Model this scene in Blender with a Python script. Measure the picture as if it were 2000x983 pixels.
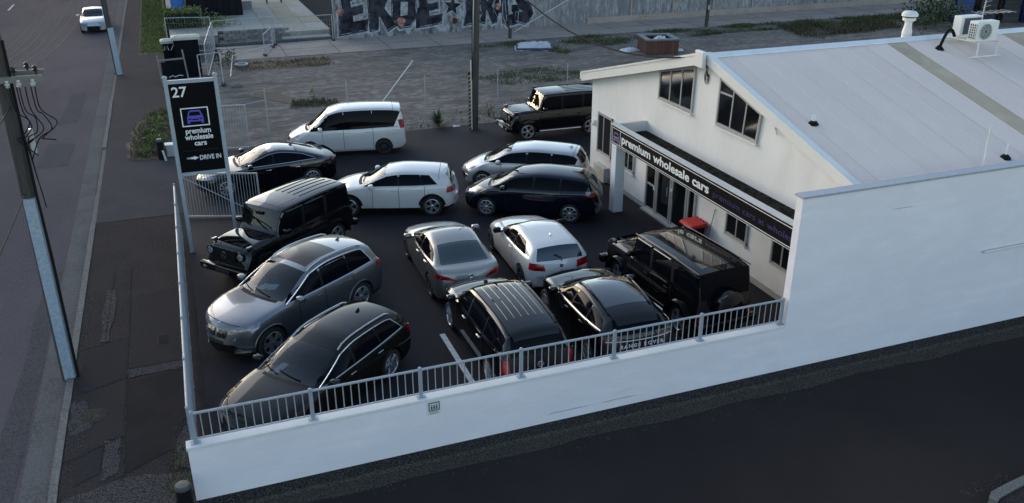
import bpy, bmesh, math, random
from mathutils import Vector, Matrix, Euler
from mathutils.bvhtree import BVHTree
R = math.radians
random.seed(7)
for o in list(bpy.data.objects): bpy.data.objects.remove(o)
S = bpy.context.scene
C = S.collection

# ---------------------------------------------------------------- camera
def setup_camera():
    cd = bpy.data.cameras.new('camera'); co = bpy.data.objects.new('camera', cd); C.objects.link(co)
    cd.sensor_width = 36; cd.lens = 36*1720/2000; cd.clip_end = 2000; cd.clip_start = .1
    p, a = R(23.8), R(20.78)
    fw = Vector((math.sin(a)*math.cos(p), math.cos(a)*math.cos(p), -math.sin(p)))
    rt = Vector((math.cos(a), -math.sin(a), 0)); up = rt.cross(fw)
    m = Matrix((rt, up, -fw)).transposed().to_4x4(); m.translation = (0, 0, 10.6)
    co.matrix_world = m; S.camera = co
setup_camera()
# ---------------------------------------------------------------- sky and sun
SUN_EL, SUN_AZ = 14, -22          # azimuth from +Y, negative towards -X
w = bpy.data.worlds.new('World'); S.world = w; w.use_nodes = True
nt = w.node_tree; sky = nt.nodes.new('ShaderNodeTexSky'); sky.sky_type = 'NISHITA'; sky.sun_disc = False
sky.sun_elevation = R(SUN_EL); sky.sun_rotation = R(SUN_AZ); sky.air_density = 1.0; sky.dust_density = .7; sky.ozone_density = .5
bg = nt.nodes['Background']; bg.inputs[1].default_value = .15
nt.links.new(sky.outputs[0], bg.inputs[0])
sl = bpy.data.lights.new('sun', 'SUN'); sl.energy = .5; sl.angle = R(48); sl.color = (1, .94, .86)
so = bpy.data.objects.new('sun', sl); C.objects.link(so)
sd = Vector((math.sin(R(SUN_AZ))*math.cos(R(SUN_EL)), math.cos(R(SUN_AZ))*math.cos(R(SUN_EL)), math.sin(R(SUN_EL))))
so.rotation_euler = sd.to_track_quat('Z', 'Y').to_euler()
S.view_settings.view_transform = 'Standard'; S.view_settings.look = 'None'; S.view_settings.gamma = 1
S.view_settings.exposure = 1.25; S.view_settings.use_curve_mapping = False
S.render.resolution_x = 1024; S.render.resolution_y = 503
S.render.engine = 'CYCLES'

# ---------------------------------------------------------------- materials
MATS = {}
def mat(name, col, rough=.6, metal=0, noise=None, bump=None, spec=.5, coat=0, noise2=None, noise3=None, stretch=None, random_val=0, trans=0):
    """noise=(scale, second colour, contrast 0..1), noise2 the same on top, bump=(scale, strength)"""
    if name in MATS: return MATS[name]
    m = bpy.data.materials.new(name); m.use_nodes = True; t = m.node_tree; b = t.nodes['Principled BSDF']
    b.inputs['Roughness'].default_value = rough; b.inputs['Metallic'].default_value = metal
    b.inputs['Specular IOR Level'].default_value = spec; b.inputs['Coat Weight'].default_value = coat
    b.inputs['Coat Roughness'].default_value = .04
    if trans: b.inputs['Transmission Weight'].default_value = trans
    c4 = lambda c: (*c, 1) if len(c) == 3 else c
    tc = t.nodes.new('ShaderNodeTexCoord'); src = tc.outputs['Object']
    if stretch:
        mp = t.nodes.new('ShaderNodeMapping'); mp.inputs['Scale'].default_value = stretch
        t.links.new(src, mp.inputs[0]); src = mp.outputs[0]
    out = None
    for k, nz in enumerate((noise, noise2, noise3)):
        if not nz: continue
        n = t.nodes.new('ShaderNodeTexNoise'); n.inputs['Scale'].default_value = nz[0]
        n.inputs['Detail'].default_value = 8; n.inputs['Roughness'].default_value = .65
        t.links.new(src, n.inputs['Vector'])
        rp = t.nodes.new('ShaderNodeValToRGB'); h = .5-.42*nz[2]
        rp.color_ramp.elements[0].position = h; rp.color_ramp.elements[1].position = 1-h
        t.links.new(n.outputs[0], rp.inputs[0])
        mx = t.nodes.new('ShaderNodeMix'); mx.data_type = 'RGBA'
        if out is None: mx.inputs[6].default_value = c4(col)
        else: t.links.new(out, mx.inputs[6])
        mx.inputs[7].default_value = c4(nz[1]); t.links.new(rp.outputs[0], mx.inputs[0]); out = mx.outputs[2]
    if random_val:
        oi = t.nodes.new('ShaderNodeObjectInfo'); hs = t.nodes.new('ShaderNodeHueSaturation')
        ma = t.nodes.new('ShaderNodeMath'); ma.operation = 'MULTIPLY_ADD'; ma.inputs[1].default_value = random_val*2; ma.inputs[2].default_value = 1-random_val
        t.links.new(oi.outputs['Random'], ma.inputs[0]); t.links.new(ma.outputs[0], hs.inputs['Value'])
        if out is None: hs.inputs['Color'].default_value = c4(col)
        else: t.links.new(out, hs.inputs['Color'])
        out = hs.outputs[0]
    if out is None: b.inputs['Base Color'].default_value = c4(col)
    else: t.links.new(out, b.inputs['Base Color'])
    if bump:
        n = t.nodes.new('ShaderNodeTexNoise'); n.inputs['Scale'].default_value = bump[0]; n.inputs['Detail'].default_value = 6
        t.links.new(src, n.inputs['Vector']); bp = t.nodes.new('ShaderNodeBump'); bp.inputs['Strength'].default_value = bump[1]
        bp.inputs['Distance'].default_value = .05
        t.links.new(n.outputs[0], bp.inputs['Height']); t.links.new(bp.outputs[0], b.inputs['Normal'])
    MATS[name] = m; return m
def emat(name, col, strength=1):
    m = mat(name, col); b = m.node_tree.nodes['Principled BSDF']
    b.inputs['Emission Color'].default_value = (*col, 1); b.inputs['Emission Strength'].default_value = strength; return m
def glass_mat(name, tint, ior=1.55):
    """window glass: tinted see-through with a mirror coat by Fresnel"""
    if name in MATS: return MATS[name]
    m = bpy.data.materials.new(name); m.use_nodes = True; t = m.node_tree; t.nodes.clear()
    o = t.nodes.new('ShaderNodeOutputMaterial'); mx = t.nodes.new('ShaderNodeMixShader'); tr = t.nodes.new('ShaderNodeBsdfTransparent')
    gl = t.nodes.new('ShaderNodeBsdfGlossy'); fr = t.nodes.new('ShaderNodeFresnel'); fr.inputs[0].default_value = ior
    tr.inputs[0].default_value = (*tint, 1); gl.inputs['Roughness'].default_value = .02
    t.links.new(fr.outputs[0], mx.inputs[0]); t.links.new(tr.outputs[0], mx.inputs[1]); t.links.new(gl.outputs[0], mx.inputs[2]); t.links.new(mx.outputs[0], o.inputs[0])
    MATS[name] = m; return m

# ---------------------------------------------------------------- objects
INV = {}
def tag(o, label=None, cat=None, group=None, kind=None):
    if label: o['label'] = label
    if cat: o['category'] = cat
    if group: o['group'] = group
    if kind: o['kind'] = kind
    return o
def thing(name, label, cat, loc=(0, 0, 0), rz=0, group=None):
    o = bpy.data.objects.new(name, None); C.objects.link(o); o.location = loc; o.rotation_euler = (0, 0, R(rz)); o.empty_display_size = .2
    INV[o.name] = (Matrix.Translation(loc) @ Matrix.Rotation(R(rz), 4, 'Z')).inverted()
    return tag(o, label, cat, group)
class MB:
    """collects shapes; build() links them as one mesh object"""
    def __init__(s): s.v = []; s.f = []; s.mi = []; s.cur = 0
    def add(s, vs, fs):
        n = len(s.v); s.v += [tuple(v) for v in vs]; s.f += [tuple(i+n for i in f) for f in fs]; s.mi += [s.cur]*len(fs); return s
    def box(s, x0, x1, y0, y1, z0, z1, M=None):
        vs = [Vector((x, y, z)) for z in (z0, z1) for y in (y0, y1) for x in (x0, x1)]
        if M is not None: vs = [M @ v for v in vs]
        return s.add(vs, [(0, 2, 3, 1), (4, 5, 7, 6), (0, 1, 5, 4), (2, 6, 7, 3), (0, 4, 6, 2), (1, 3, 7, 5)])
    def bevbox(s, x0, x1, y0, y1, z0, z1, b=.02, M=None):
        bm = bmesh.new(); bmesh.ops.create_cube(bm, size=1)
        for v in bm.verts: v.co = Vector(((x0+x1)/2+v.co.x*(x1-x0), (y0+y1)/2+v.co.y*(y1-y0), (z0+z1)/2+v.co.z*(z1-z0)))
        bmesh.ops.bevel(bm, geom=bm.edges[:], offset=b, segments=2, affect='EDGES', profile=.5)
        bm.verts.index_update(); vs = [M @ v.co if M is not None else v.co.copy() for v in bm.verts]; fs = [[v.index for v in f.verts] for f in bm.faces]; bm.free()
        return s.add(vs, fs)
    def cyl(s, p0, p1, r0, r1=None, n=10, cap=True):
        p0, p1 = Vector(p0), Vector(p1); r1 = r0 if r1 is None else r1; d = (p1-p0).normalized()
        a = d.orthogonal().normalized(); b = d.cross(a)
        vs = [p+(a*math.cos(t)+b*math.sin(t))*r for p, r in ((p0, r0), (p1, r1)) for t in [2*math.pi*i/n for i in range(n)]]
        fs = [(i, (i+1) % n, n+(i+1) % n, n+i) for i in range(n)]
        if cap: fs += [tuple(range(n-1, -1, -1)), tuple(range(n, 2*n))]
        return s.add(vs, fs)
    def tube(s, path, r, n=6):
        path = [Vector(p) for p in path]; rings = []; fs = []; a = None
        for i, p in enumerate(path):
            d = (path[min(i+1, len(path)-1)]-path[max(i-1, 0)]).normalized()
            a = (a-d*a.dot(d)) if a is not None else d.orthogonal()
            if a.length < 1e-6: a = d.orthogonal()
            a.normalize(); b = d.cross(a)
            rings.append([p+(a*math.cos(2*math.pi*k/n)+b*math.sin(2*math.pi*k/n))*r for k in range(n)])
        vs = [v for r_ in rings for v in r_]
        for i in range(len(path)-1):
            for k in range(n): fs.append((i*n+k, i*n+(k+1) % n, (i+1)*n+(k+1) % n, (i+1)*n+k))
        fs += [tuple(range(n-1, -1, -1)), tuple(range((len(path)-1)*n, len(path)*n))]
        return s.add(vs, fs)
    def lathe(s, prof, n=20, M=None):
        vs = []; fs = []; k = len(prof)
        for i in range(n):
            t = 2*math.pi*i/n
            for r, z in prof: vs.append(Vector((r*math.cos(t), r*math.sin(t), z)))
        if M is not None: vs = [M @ v for v in vs]
        for i in range(n):
            j = (i+1) % n
            for q in range(k-1): fs.append((i*k+q, j*k+q, j*k+q+1, i*k+q+1))
        return s.add(vs, fs)
    def prism(s, poly, d0, d1, fn):
        """poly in 2d, extruded from depth d0 to d1; fn(u, v, d) -> point"""
        n = len(poly); vs = [fn(u, v, d) for d in (d0, d1) for u, v in poly]
        return s.add(vs, [tuple(range(n-1, -1, -1)), tuple(range(n, 2*n))]+[(i, (i+1) % n, n+(i+1) % n, n+i) for i in range(n)])
    def quad(s, *p): return s.add(p, [tuple(range(len(p)))])
    def mesh(s, name, mats, smooth=False):
        me = bpy.data.meshes.new(name); me.from_pydata(s.v, [], s.f); mats = mats if isinstance(mats, (list, tuple)) else [mats]
        for m in mats: me.materials.append(m)
        if len(mats) > 1: me.polygons.foreach_set('material_index', s.mi)
        bm = bmesh.new(); bm.from_mesh(me); bmesh.ops.recalc_face_normals(bm, faces=bm.faces[:]); bm.to_mesh(me); bm.free()
        if smooth:
            me.polygons.foreach_set('use_smooth', [True]*len(me.polygons))
            if hasattr(me, 'set_sharp_from_angle'): me.set_sharp_from_angle(angle=R(smooth if smooth is not True else 40))
        me.update(); return me
    def build(s, name, mats, parent=None, local=False, smooth=False, **kw):
        if parent is not None and not local and parent.name in INV:
            Mi = INV[parent.name]; s.v = [tuple(Mi @ Vector(v)) for v in s.v]
        return link(name, s.mesh(name, mats, smooth), parent, **kw)
def link(name, me, parent=None, loc=None, rot=None, **kw):
    o = bpy.data.objects.new(name, me); C.objects.link(o)
    if parent is not None: o.parent = parent
    if loc is not None: o.location = loc
    if rot is not None: o.rotation_euler = rot
    if parent is not None and parent.name in INV and o.parent:
        INV[o.name] = (Matrix.Translation(loc or (0, 0, 0)) @ Euler(rot or (0, 0, 0)).to_matrix().to_4x4()).inverted() @ INV[parent.name]
    return tag(o, **kw)
def sheet(name, x0, x1, y0, y1, z, m, nx=1, ny=1, kind='structure', amp=0, **kw):
    vs = []; fs = []; rr = random.Random(name)
    for j in range(ny+1):
        for i in range(nx+1):
            e = 0 if i in (0, nx) or j in (0, ny) else rr.uniform(-amp, amp)
            vs.append((x0+(x1-x0)*i/nx, y0+(y1-y0)*j/ny, z+e))
    for j in range(ny):
        for i in range(nx):
            k = j*(nx+1)+i; fs.append((k, k+1, k+nx+2, k+nx+1))
    b = MB(); b.add(vs, fs); return b.build(name, m, kind=kind, smooth=amp > 0 and 180, **kw)
def blob(name, pts, z, m, n=5, rough=.12, kind='structure', parent=None, seed=1, thick=.004, **kw):
    """an irregular flat patch from a closed outline, edges roughened"""
    rr = random.Random(seed); out = []
    N = len(pts)
    for i in range(N):
        a, b_ = Vector(pts[i]), Vector(pts[(i+1) % N])
        for k in range(n):
            p = a.lerp(b_, k/n); out.append((p.x+rr.uniform(-rough, rough), p.y+rr.uniform(-rough, rough)))
    b = MB(); b.add([(x, y, z) for x, y in out], [tuple(range(len(out)))])
    return b.build(name, m, parent, kind=kind, **kw)
def text_mesh(name, body, size, m, parent, origin, ux, uy, extrude=.004, bold=0, space=1, align='LEFT', width=None, mats=None):
    """flat lettering; origin, ux (reading direction), uy (up) in world"""
    cu = bpy.data.curves.new(name, 'FONT'); cu.body = body; cu.size = size; cu.extrude = extrude; cu.offset = bold; cu.space_character = space; cu.align_x = align
    cu.resolution_u = 3
    o = bpy.data.objects.new(name, cu); C.objects.link(o)
    me = bpy.data.meshes.new_from_object(o.evaluated_get(bpy.context.evaluated_depsgraph_get())); bpy.data.objects.remove(o); bpy.data.curves.remove(cu)
    if width:
        xs = [v.co.x for v in me.vertices]; k = width/(max(xs)-min(xs))
        for v in me.vertices: v.co.x = (v.co.x-min(xs))*k
    ux, uy = Vector(ux).normalized(), Vector(uy).normalized(); uz = ux.cross(uy)
    M = Matrix((ux, uy, uz)).transposed().to_4x4(); M.translation = Vector(origin)
    if parent is not None and parent.name in INV: M = INV[parent.name] @ M
    me.transform(M); me.materials.clear(); me.materials.append(m); me.name = name
    return link(name, me, parent)
# ================================================================= ground and paving
gm = lambda *a, **k: mat(*a, spec=.03, **k)
m_lot = gm('lot gravel', (0.1823, 0.1600, 0.1429), .95, noise=(.25, (0.0901, 0.0800, 0.0752), .22), noise2=(.7, (0.2438, 0.2150, 0.1880), .2), noise3=(3.2, (0.1219, 0.1080, 0.0978), .22), bump=(7, .55), stretch=(.7, 1.4, 1))
m_road = gm('road asphalt', (0.0897, 0.0785, 0.0899), .85, noise=(.22, (0.0508, 0.0448, 0.0537), .2), noise2=(30, (0.1150, 0.0993, 0.1072), .3), bump=(60, .5), stretch=(1, .35, 1))
m_path = gm('path asphalt', (0.0353, 0.0301, 0.0307), .9, noise=(.6, (0.0212, 0.0184, 0.0193), .2), noise2=(22, (0.0549, 0.0464, 0.0438), .25), bump=(45, .5))
m_path2 = gm('path patch asphalt', (0.0310, 0.0269, 0.0321), .9, noise=(.9, (0.0232, 0.0202, 0.0231), .6), noise2=(40, (0.0447, 0.0390, 0.0411), .3), bump=(60, .4))
m_path3 = gm('path coarse chip', (0.0386, 0.0338, 0.0350), .95, noise=(20, (0.0189, 0.0166, 0.0179), .35), noise2=(34, (0.1117, 0.0974, 0.0969), .14), bump=(30, 1))
m_drive = gm('driveway asphalt', (0.0556, 0.0504, 0.0575), .85, noise=(.5, (0.0417, 0.0379, 0.0449), .2), noise2=(30, (0.0696, 0.0631, 0.0660), .3), bump=(50, .4))
m_park = mat('car park bitumen', (0.0141, 0.0130, 0.0179), .75, noise=(.35, (0.0245, 0.0225, 0.0285), .2), noise2=(50, (0.0227, 0.0208, 0.0252), .3), bump=(70, .35), spec=.12)
m_alley = gm('alley bitumen', (0.0227, 0.0188, 0.0200), .85, noise=(.16, (0.0379, 0.0308, 0.0282), .2), noise2=(60, (0.0330, 0.0273, 0.0255), .3), bump=(80, .3))
m_conc = gm('kerb concrete', (0.1594, 0.1499, 0.1426), .9, noise=(1.2, (0.0848, 0.0807, 0.0783), .6), noise2=(25, (0.2092, 0.1992, 0.1841), .25), bump=(40, .5))
m_gutter = gm('gutter concrete', (0.1100, 0.1047, 0.1044), .9, noise=(1.0, (0.0717, 0.0683, 0.0706), .2), noise2=(28, (0.1435, 0.1366, 0.1325), .25), bump=(40, .5))
m_conc2 = gm('path concrete', (0.3008, 0.2550, 0.2287), .9, noise=(.5, (0.1954, 0.1657, 0.1506), .2), noise2=(14, (0.3909, 0.3314, 0.2902), .25), bump=(25, .4))
m_oldc = gm('old dirty concrete', (0.0477, 0.0434, 0.0383), .95, noise=(1.6, (0.0210, 0.0191, 0.0184), .6), noise2=(26, (0.0813, 0.0738, 0.0612), .2), bump=(30, .8))
m_dark = gm('dark loose chip', (0.0158, 0.0150, 0.0149), .95, noise=(24, (0.0072, 0.0068, 0.0071), .4), noise2=(40, (0.0716, 0.0683, 0.0616), .06), bump=(30, 1))
m_white_paint = mat('marking paint', (.62, .62, .62), .8, noise=(9, (.40, .40, .41), .5))
m_galv = mat('galvanised steel', (.33, .37, .42), .5, .15, noise=(7, (.27, .31, .36), .6))
m_galv2 = mat('weathered galvanised steel', (.38, .40, .43), .5, .15, noise=(9, (.28, .30, .33), .6))
m_blackp = mat('black plastic', (.010, .010, .011), .7, spec=.1)
m_wood = mat('weathered pole timber', (.095, .088, .083), .9, spec=.1, noise=(3, (.05, .046, .044), .4), stretch=(6, 6, .4), bump=(20, .6))
m_rust = mat('rust red soil', (.12, .062, .042), .95, noise=(4, (.06, .04, .032), .6), noise2=(18, (.10, .085, .06), .3), bump=(16, .8))
m_tan = mat('dead straw', (.17, .125, .07), .9, noise=(3, (.09, .065, .04), .6))

sheet('ground', -300, 400, -150, 500, -.13, mat('far ground', (.035, .035, .036), .95, noise=(.05, (.03, .031, .03), .5), spec=.03))
sheet('road', -14.6, -3.86, -60, 260, -.10, m_road, 4, 30)
b = MB(); b.box(-12.02, -11.88, 81.2, 84.6, -.10, -.094); b.build('lane_marking', m_white_paint, kind='structure')
b = MB(); b.box(-12.02, -11.88, 90.2, 93.6, -.10, -.094); b.build('lane_marking', m_white_paint, kind='structure')
m_rpatch = gm('road repair asphalt', (0.0651, 0.0618, 0.0677), .9, noise=(1.5, (0.0513, 0.0491, 0.0541), .25), noise2=(26, (0.0941, 0.0871, 0.0903), .25), bump=(50, .5))
blob('road_patch', [(-5.6, 36.6), (-4.5, 36.4), (-4.45, 39.6), (-5.5, 39.8)], -.0955, m_rpatch, rough=.03, seed=91)
blob('road_patch', [(-4.5, 14), (-3.95, 14), (-3.95, 26), (-4.3, 25.6)], -.0955, m_rpatch, 8, rough=.05, seed=92)
blob('road_patch', [(-5.4, 43), (-4.6, 43), (-4.5, 49), (-5.2, 49)], -.0955, m_rpatch, 6, rough=.04, seed=93)
# gutter and kerb: each kerb stone its own piece, dropped where cars drive in
gut = sheet('gutter', -3.88, -3.36, -60, 260, -.092, m_gutter, 1, 40)
kerb = thing('kerb', None, None, (-3.36, 14, 0)); del_keys = None
kerb['kind'] = 'structure'
rr = random.Random(3)
y = 10.
while y < 100:
    ln = rr.uniform(2.2, 3.4); drop = 29.2 < y+ln/2 < 38 or 46 < y+ln/2 < 52
    t_ = -.055 if drop else .012
    q = MB(); x0 = -3.36+rr.uniform(-.008, .008)
    q.add([(x0, y, -.12), (x0+.02, y, t_), (x0+.17, y, t_+.004), (x0+.17, y, -.12), (x0, y+ln-.012, -.12), (x0+.02, y+ln-.012, t_), (x0+.17, y+ln-.012, t_+.004), (x0+.17, y+ln-.012, -.12)],
          [(0, 1, 5, 4), (1, 2, 6, 5), (2, 3, 7, 6), (0, 3, 2, 1), (4, 5, 6, 7)])
    q.build('kerb_stone', m_conc, kerb); y += ln
# footpath west of the yard and its patches
sheet('footpath', -3.19, -.45, -60, 29.3, -.004, m_path, 4, 30)
sheet('driveway', -3.19, .3, 29.3, 39.2, -.008, m_drive, 4, 8)
sheet('footpath', -3.19, -.3, 39.2, 260, -.005, gm('far path asphalt', (0.0578, 0.0486, 0.0492), .9, noise=(.5, (0.0433, 0.0368, 0.0385), .2), noise2=(20, (0.0774, 0.0656, 0.0626), .25), bump=(40, .4)), 2, 30)
blob('pavement_patch', [(-3.1, 18.6), (-2.1, 19.0), (-2.08, 20.9), (-3.0, 20.6)], .0, m_path2, rough=.02, seed=2)
blob('pavement_patch', [(-3.15, 16.1), (-2.12, 16.6), (-2.1, 18.9), (-3.12, 18.5)], .001, gm('path warm patch', (0.0360, 0.0300, 0.0298), .9, noise=(1.1, (0.0283, 0.0240, 0.0246), .2), noise2=(30, (0.0516, 0.0434, 0.0418), .25), bump=(60, .4)), rough=.02, seed=3)
blob('pavement_patch', [(-2.04, 15.3), (-.84, 16.0), (-.84, 18.95), (-2.04, 18.8)], .0015, gm('path smooth patch', (0.0326, 0.0276, 0.0275), .9, noise=(1.0, (0.0261, 0.0228, 0.0230), .2), bump=(60, .3)), rough=.02, seed=4)
blob('pavement_patch', [(-2.95, 15.2), (-2.5, 15.5), (-2.45, 16.5), (-2.95, 16.2)], .003, m_path2, rough=.02, seed=5)
blob('pavement_patch', [(-2.04, 19.35), (-.84, 19.4), (-.84, 23.5), (-2.04, 23.2)], .0022, gm('path mid patch', (0.0336, 0.0284, 0.0291), .9, noise=(.8, (0.0266, 0.0233, 0.0240), .2), noise2=(26, (0.0473, 0.0406, 0.0383), .2), bump=(60, .3)), rough=.015, seed=14)
for k, pts in enumerate(([(-2.04, 18.9), (-.8, 19.0), (-.8, 19.33), (-2.04, 19.28)], [(-2.45, 15.2), (-2.15, 15.4), (-2.2, 16.6), (-2.42, 16.5)], [(-3.15, 16.9), (-2.75, 17.2), (-2.9, 18.3), (-3.15, 18.2)],
                         [(-3.18, 14), (-.85, 14.1), (-.86, 14.9), (-1.9, 15.2), (-3.1, 14.9)], [(-1.15, 15.2), (-.84, 15.0), (-.84, 16.7), (-1.0, 16.4)], [(-2.7, 20.9), (-2.5, 20.9), (-2.42, 23.8), (-2.66, 24)])):
    blob('coarse_pavement_patch', pts, .006+k*.0004, m_path3, rough=.05, seed=20+k)
# joints in the path
b = MB()
for (x0, y0, x1, y1, w_) in ((-2.07, 14.9, -2.07, 25.5, .02), (-3.1, 18.58, -2.07, 18.95, .025), (-3.05, 16.1, -2.07, 16.62, .02), (-2.6, 20.8, -2.5, 25.5, .03), (-3.15, 20.65, -2.1, 20.95, .02), (-3.17, 29.3, -.6, 29.25, .03)):
    d = Vector((x1-x0, y1-y0)); n_ = Vector((-d.y, d.x)).normalized()*w_/2
    b.quad((x0-n_.x, y0-n_.y, .0095), (x1-n_.x, y1-n_.y, .0095), (x1+n_.x, y1+n_.y, .0095), (x0+n_.x, y0+n_.y, .0095))
b.build('pavement_joint', m_dark, kind='structure')
t = thing('access_cover', 'small dark square service cover set in the footpath beside the fence', 'manhole cover', (-1.27, 20.55, 0))
b = MB(); b.bevbox(-1.39, -1.16, 20.33, 20.75, -.02, .012, .004); b.build('lid', mat('cast iron', (.010, .010, .012), .8, spec=.05), t)
b = MB()
for (x0, x1, y0, y1) in ((-1.42, -1.13, 20.30, 20.33), (-1.42, -1.13, 20.75, 20.78), (-1.42, -1.39, 20.33, 20.75), (-1.16, -1.13, 20.33, 20.75)): b.box(x0, x1, y0, y1, -.02, .009)
b.build('frame', m_oldc, t)
t = thing('round_service_cover', 'round worn service cover in the footpath near the kerb', 'manhole cover', (-2.7, 17.6, 0))
b = MB(); b.lathe([(.0, .012), (.2, .014), (.27, .008), (.29, -.02)], 22, Matrix.Translation((-2.7, 17.6, 0))); b.build('lid', m_oldc, t, smooth=True)
# the sealed yard, the alley and the strip along the wall
sheet('car_park', -.45, 30, 14.2, 36.2, -.004, m_park, 10, 8)
b = MB(); b.box(5.07, 5.2, 14.4, 18.38, -.004, .003); b.build('bay_line', m_white_paint, kind='structure')
sheet('alley', -60, 120, -60, 13.66, -.05, m_alley, 20, 8)
sheet('wall_foot_strip', -.86, 60, 13.68, 14.02, .004, m_dark, 60, 2, amp=.0)
b = MB(); rr = random.Random(5)
for i in range(70):                                          # old channel beside the alley, broken edges
    x0 = -1.2+i*.7; x1 = x0+.698; e0 = 13.28 if i == 0 else e1; e1 = 13.28+.05*math.sin(i*1.3)+rr.uniform(-.03, .03)
    b.add([(x0, 13.62, -.045), (x1, 13.62, -.045), (x1, e1, -.0455), (x0, e0, -.0455), (x0, 13.68, .006), (x1, 13.68, .006)], [(0, 1, 2, 3), (0, 4, 5, 1)])
b.build('alley_channel', m_oldc, kind='structure')
kb = thing('traffic_island', None, None, (13.6, 8.6, 0)); kb['kind'] = 'structure'
b = MB(); pl = [(12.62, 8.9), (12.8, 9.02), (13.3, 9.1), (14.2, 9.22), (16, 9.4), (16, 9.22), (14.2, 9.04), (13.3, 8.92), (12.85, 8.84), (12.66, 8.76)]
b.prism(pl, -.05, .08, lambda u, v, d: (u, v, d)); b.build('kerb_edge', m_conc, kb)
b = MB(); b.prism([(12.7, 8.76), (12.85, 8.83), (13.3, 8.91), (14.2, 9.03), (16, 9.21), (16, 5), (12.5, 5)], -.05, .05, lambda u, v, d: (u, v, d)); b.build('island_fill', m_path, kb)
# loose chips along the channel and corners
def chips(name, regions, n, size, m, z=.004, seed=1, **kw):
    rr = random.Random(seed); b = MB()
    for i in range(n):
        x0, x1, y0, y1 = rr.choice(regions); x = rr.uniform(x0, x1); y = rr.uniform(y0, y1); s = size*rr.uniform(.4, 1.6); a = rr.uniform(0, 6.28)
        p = [(x+s*math.cos(a+q*2.1+rr.uniform(-.4, .4)), y+s*math.sin(a+q*2.1+rr.uniform(-.4, .4)), z) for q in range(3)]+[(x, y, z+s*.8)]
        b.add(p, [(0, 1, 2), (0, 3, 1), (1, 3, 2), (2, 3, 0)])
    return b.build(name, m, kind='stuff', label=kw.get('label'), category=None) if False else tag(b.build(name, m), kw.get('label'), kw.get('cat'), None, 'stuff')
m_chip = mat('pale stone chip', (.13, .13, .125), .9, noise=(3, (.10, .10, .10), .6))
m_leafdry = mat('dry leaf', (.16, .11, .06), .9, noise=(5, (.09, .06, .035), .6))
chips('loose_chips', [(-.8, 20, 13.0, 13.3), (1, 12, 12.9, 13.3), (12.4, 13.6, 9.15, 9.45)], 300, .010, m_chip, -.046, 11, label='loose pale stone chips scattered along the alley channel', cat='gravel')
chips('dark_chips', [(-.8, 30, 13.68, 13.98)], 1500, .02, mat('dark stone chip', (.035, .034, .033), .95, noise=(3, (.07, .07, .065), .5)), .004, 12, label='dark stone chips along the foot of the white wall', cat='gravel')
chips('path_chips', [(-3.15, -2.75, 16.3, 18.3), (-3.1, -.9, 13.6, 14.9), (-2.45, -2.1, 15.2, 16.6), (-2.04, -.85, 18.95, 19.33), (-1.15, -.85, 15, 17), (-3.18, -3.0, 19, 24)], 1500, .013, mat('grey stone chip', (.13, .13, .125), .9, noise=(3, (.06, .06, .06), .6)), .005, 13, label='loose stone chips on the worn footpath patches', cat='gravel')
# gravel lot behind the yard, concrete path, grass
sheet('gravel_lot', -.3, 90, 36.2, 54.3, -.01, m_lot, 20, 10)
m_lot2 = gm('worn asphalt', (0.0600, 0.0608, 0.0664), .9, noise=(.5, (0.0400, 0.0400, 0.0448), .6), noise2=(7, (0.1040, 0.1040, 0.1040), .22), bump=(20, .5))
m_lot3 = gm('pale dust', (0.1186, 0.1162, 0.1091), .95, noise=(.8, (0.0765, 0.0750, 0.0728), .6), noise2=(16, (0.1530, 0.1500, 0.1382), .25), bump=(16, .6))
blob('rust_patch', [(3.3, 45.6), (4.4, 45.7), (4.9, 44.4), (5.7, 43.2), (5.0, 42.3), (4.2, 43.6), (3.4, 44.6)], .004, m_rust, 6, .12, seed=35)
blob('rust_patch', [(3.0, 52.6), (5.5, 53.0), (8.6, 53.2), (8, 51.2), (5.2, 51.0), (3, 51.4)], .004, mat('brown leaf soil', (.085, .06, .042), .95, noise=(3, (.045, .04, .036), .6), noise2=(14, (.15, .10, .05), .25), bump=(14, 1)), 7, .25, seed=36)
blob('rust_patch', [(40, 48), (47, 50.5), (48, 52), (41, 52.6)], .004, mat('brown weed soil', (.07, .045, .03), .95, noise=(2, (.035, .035, .02), .6), bump=(14, 1)), 7, .4, seed=37)
sheet('concrete_path', 2.4, 90, 54.3, 58.7, .004, m_conc2, 30, 3)
b = MB()
for i in range(24): b.box(3+i*3.2, 3.03+i*3.2, 54.32, 58.6, .004, .0075)
b.box(2.4, 80, 56.5, 56.53, .004, .0078); b.build('path_joint', m_dark, kind='structure')
sheet('verge_soil', -2.1, -.35, 58, 100, .0, mat('verge soil', (.055, .065, .02), .95, noise=(2, (.035, .05, .014), .6)), 2, 10)
# ================================================================= grass and plants
m_grass = mat('verge grass', (.10, .125, .018), .8, noise=(1.2, (.15, .15, .03), .3))
m_grass2 = mat('rough grass', (.055, .075, .022), .85, noise=(.7, (.10, .09, .04), .5))
m_leaf = mat('weed leaf', (.075, .115, .022), .7, noise=(1.5, (.14, .15, .035), .25))
m_leaf2 = mat('dark leaf', (.022, .04, .014), .6, noise=(3, (.04, .06, .02), .5))
m_hedge = mat('hedge leaf', (.05, .085, .018), .6, noise=(1.6, (.11, .13, .03), .5))
def blades(b, x, y, z, h, w, rr, lean=.4):
    a = rr.uniform(0, 6.28); d = Vector((math.cos(a), math.sin(a), 0)); s = Vector((-d.y, d.x, 0))*w; l = d*h*rr.uniform(0, lean)
    p = Vector((x, y, z)); b.add([p-s, p+s, p+l*.45+s*.6+Vector((0, 0, h*.6)), p+l*.45-s*.6+Vector((0, 0, h*.6)), p+l+Vector((0, 0, h))], [(0, 1, 2, 3), (3, 2, 4)])
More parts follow.
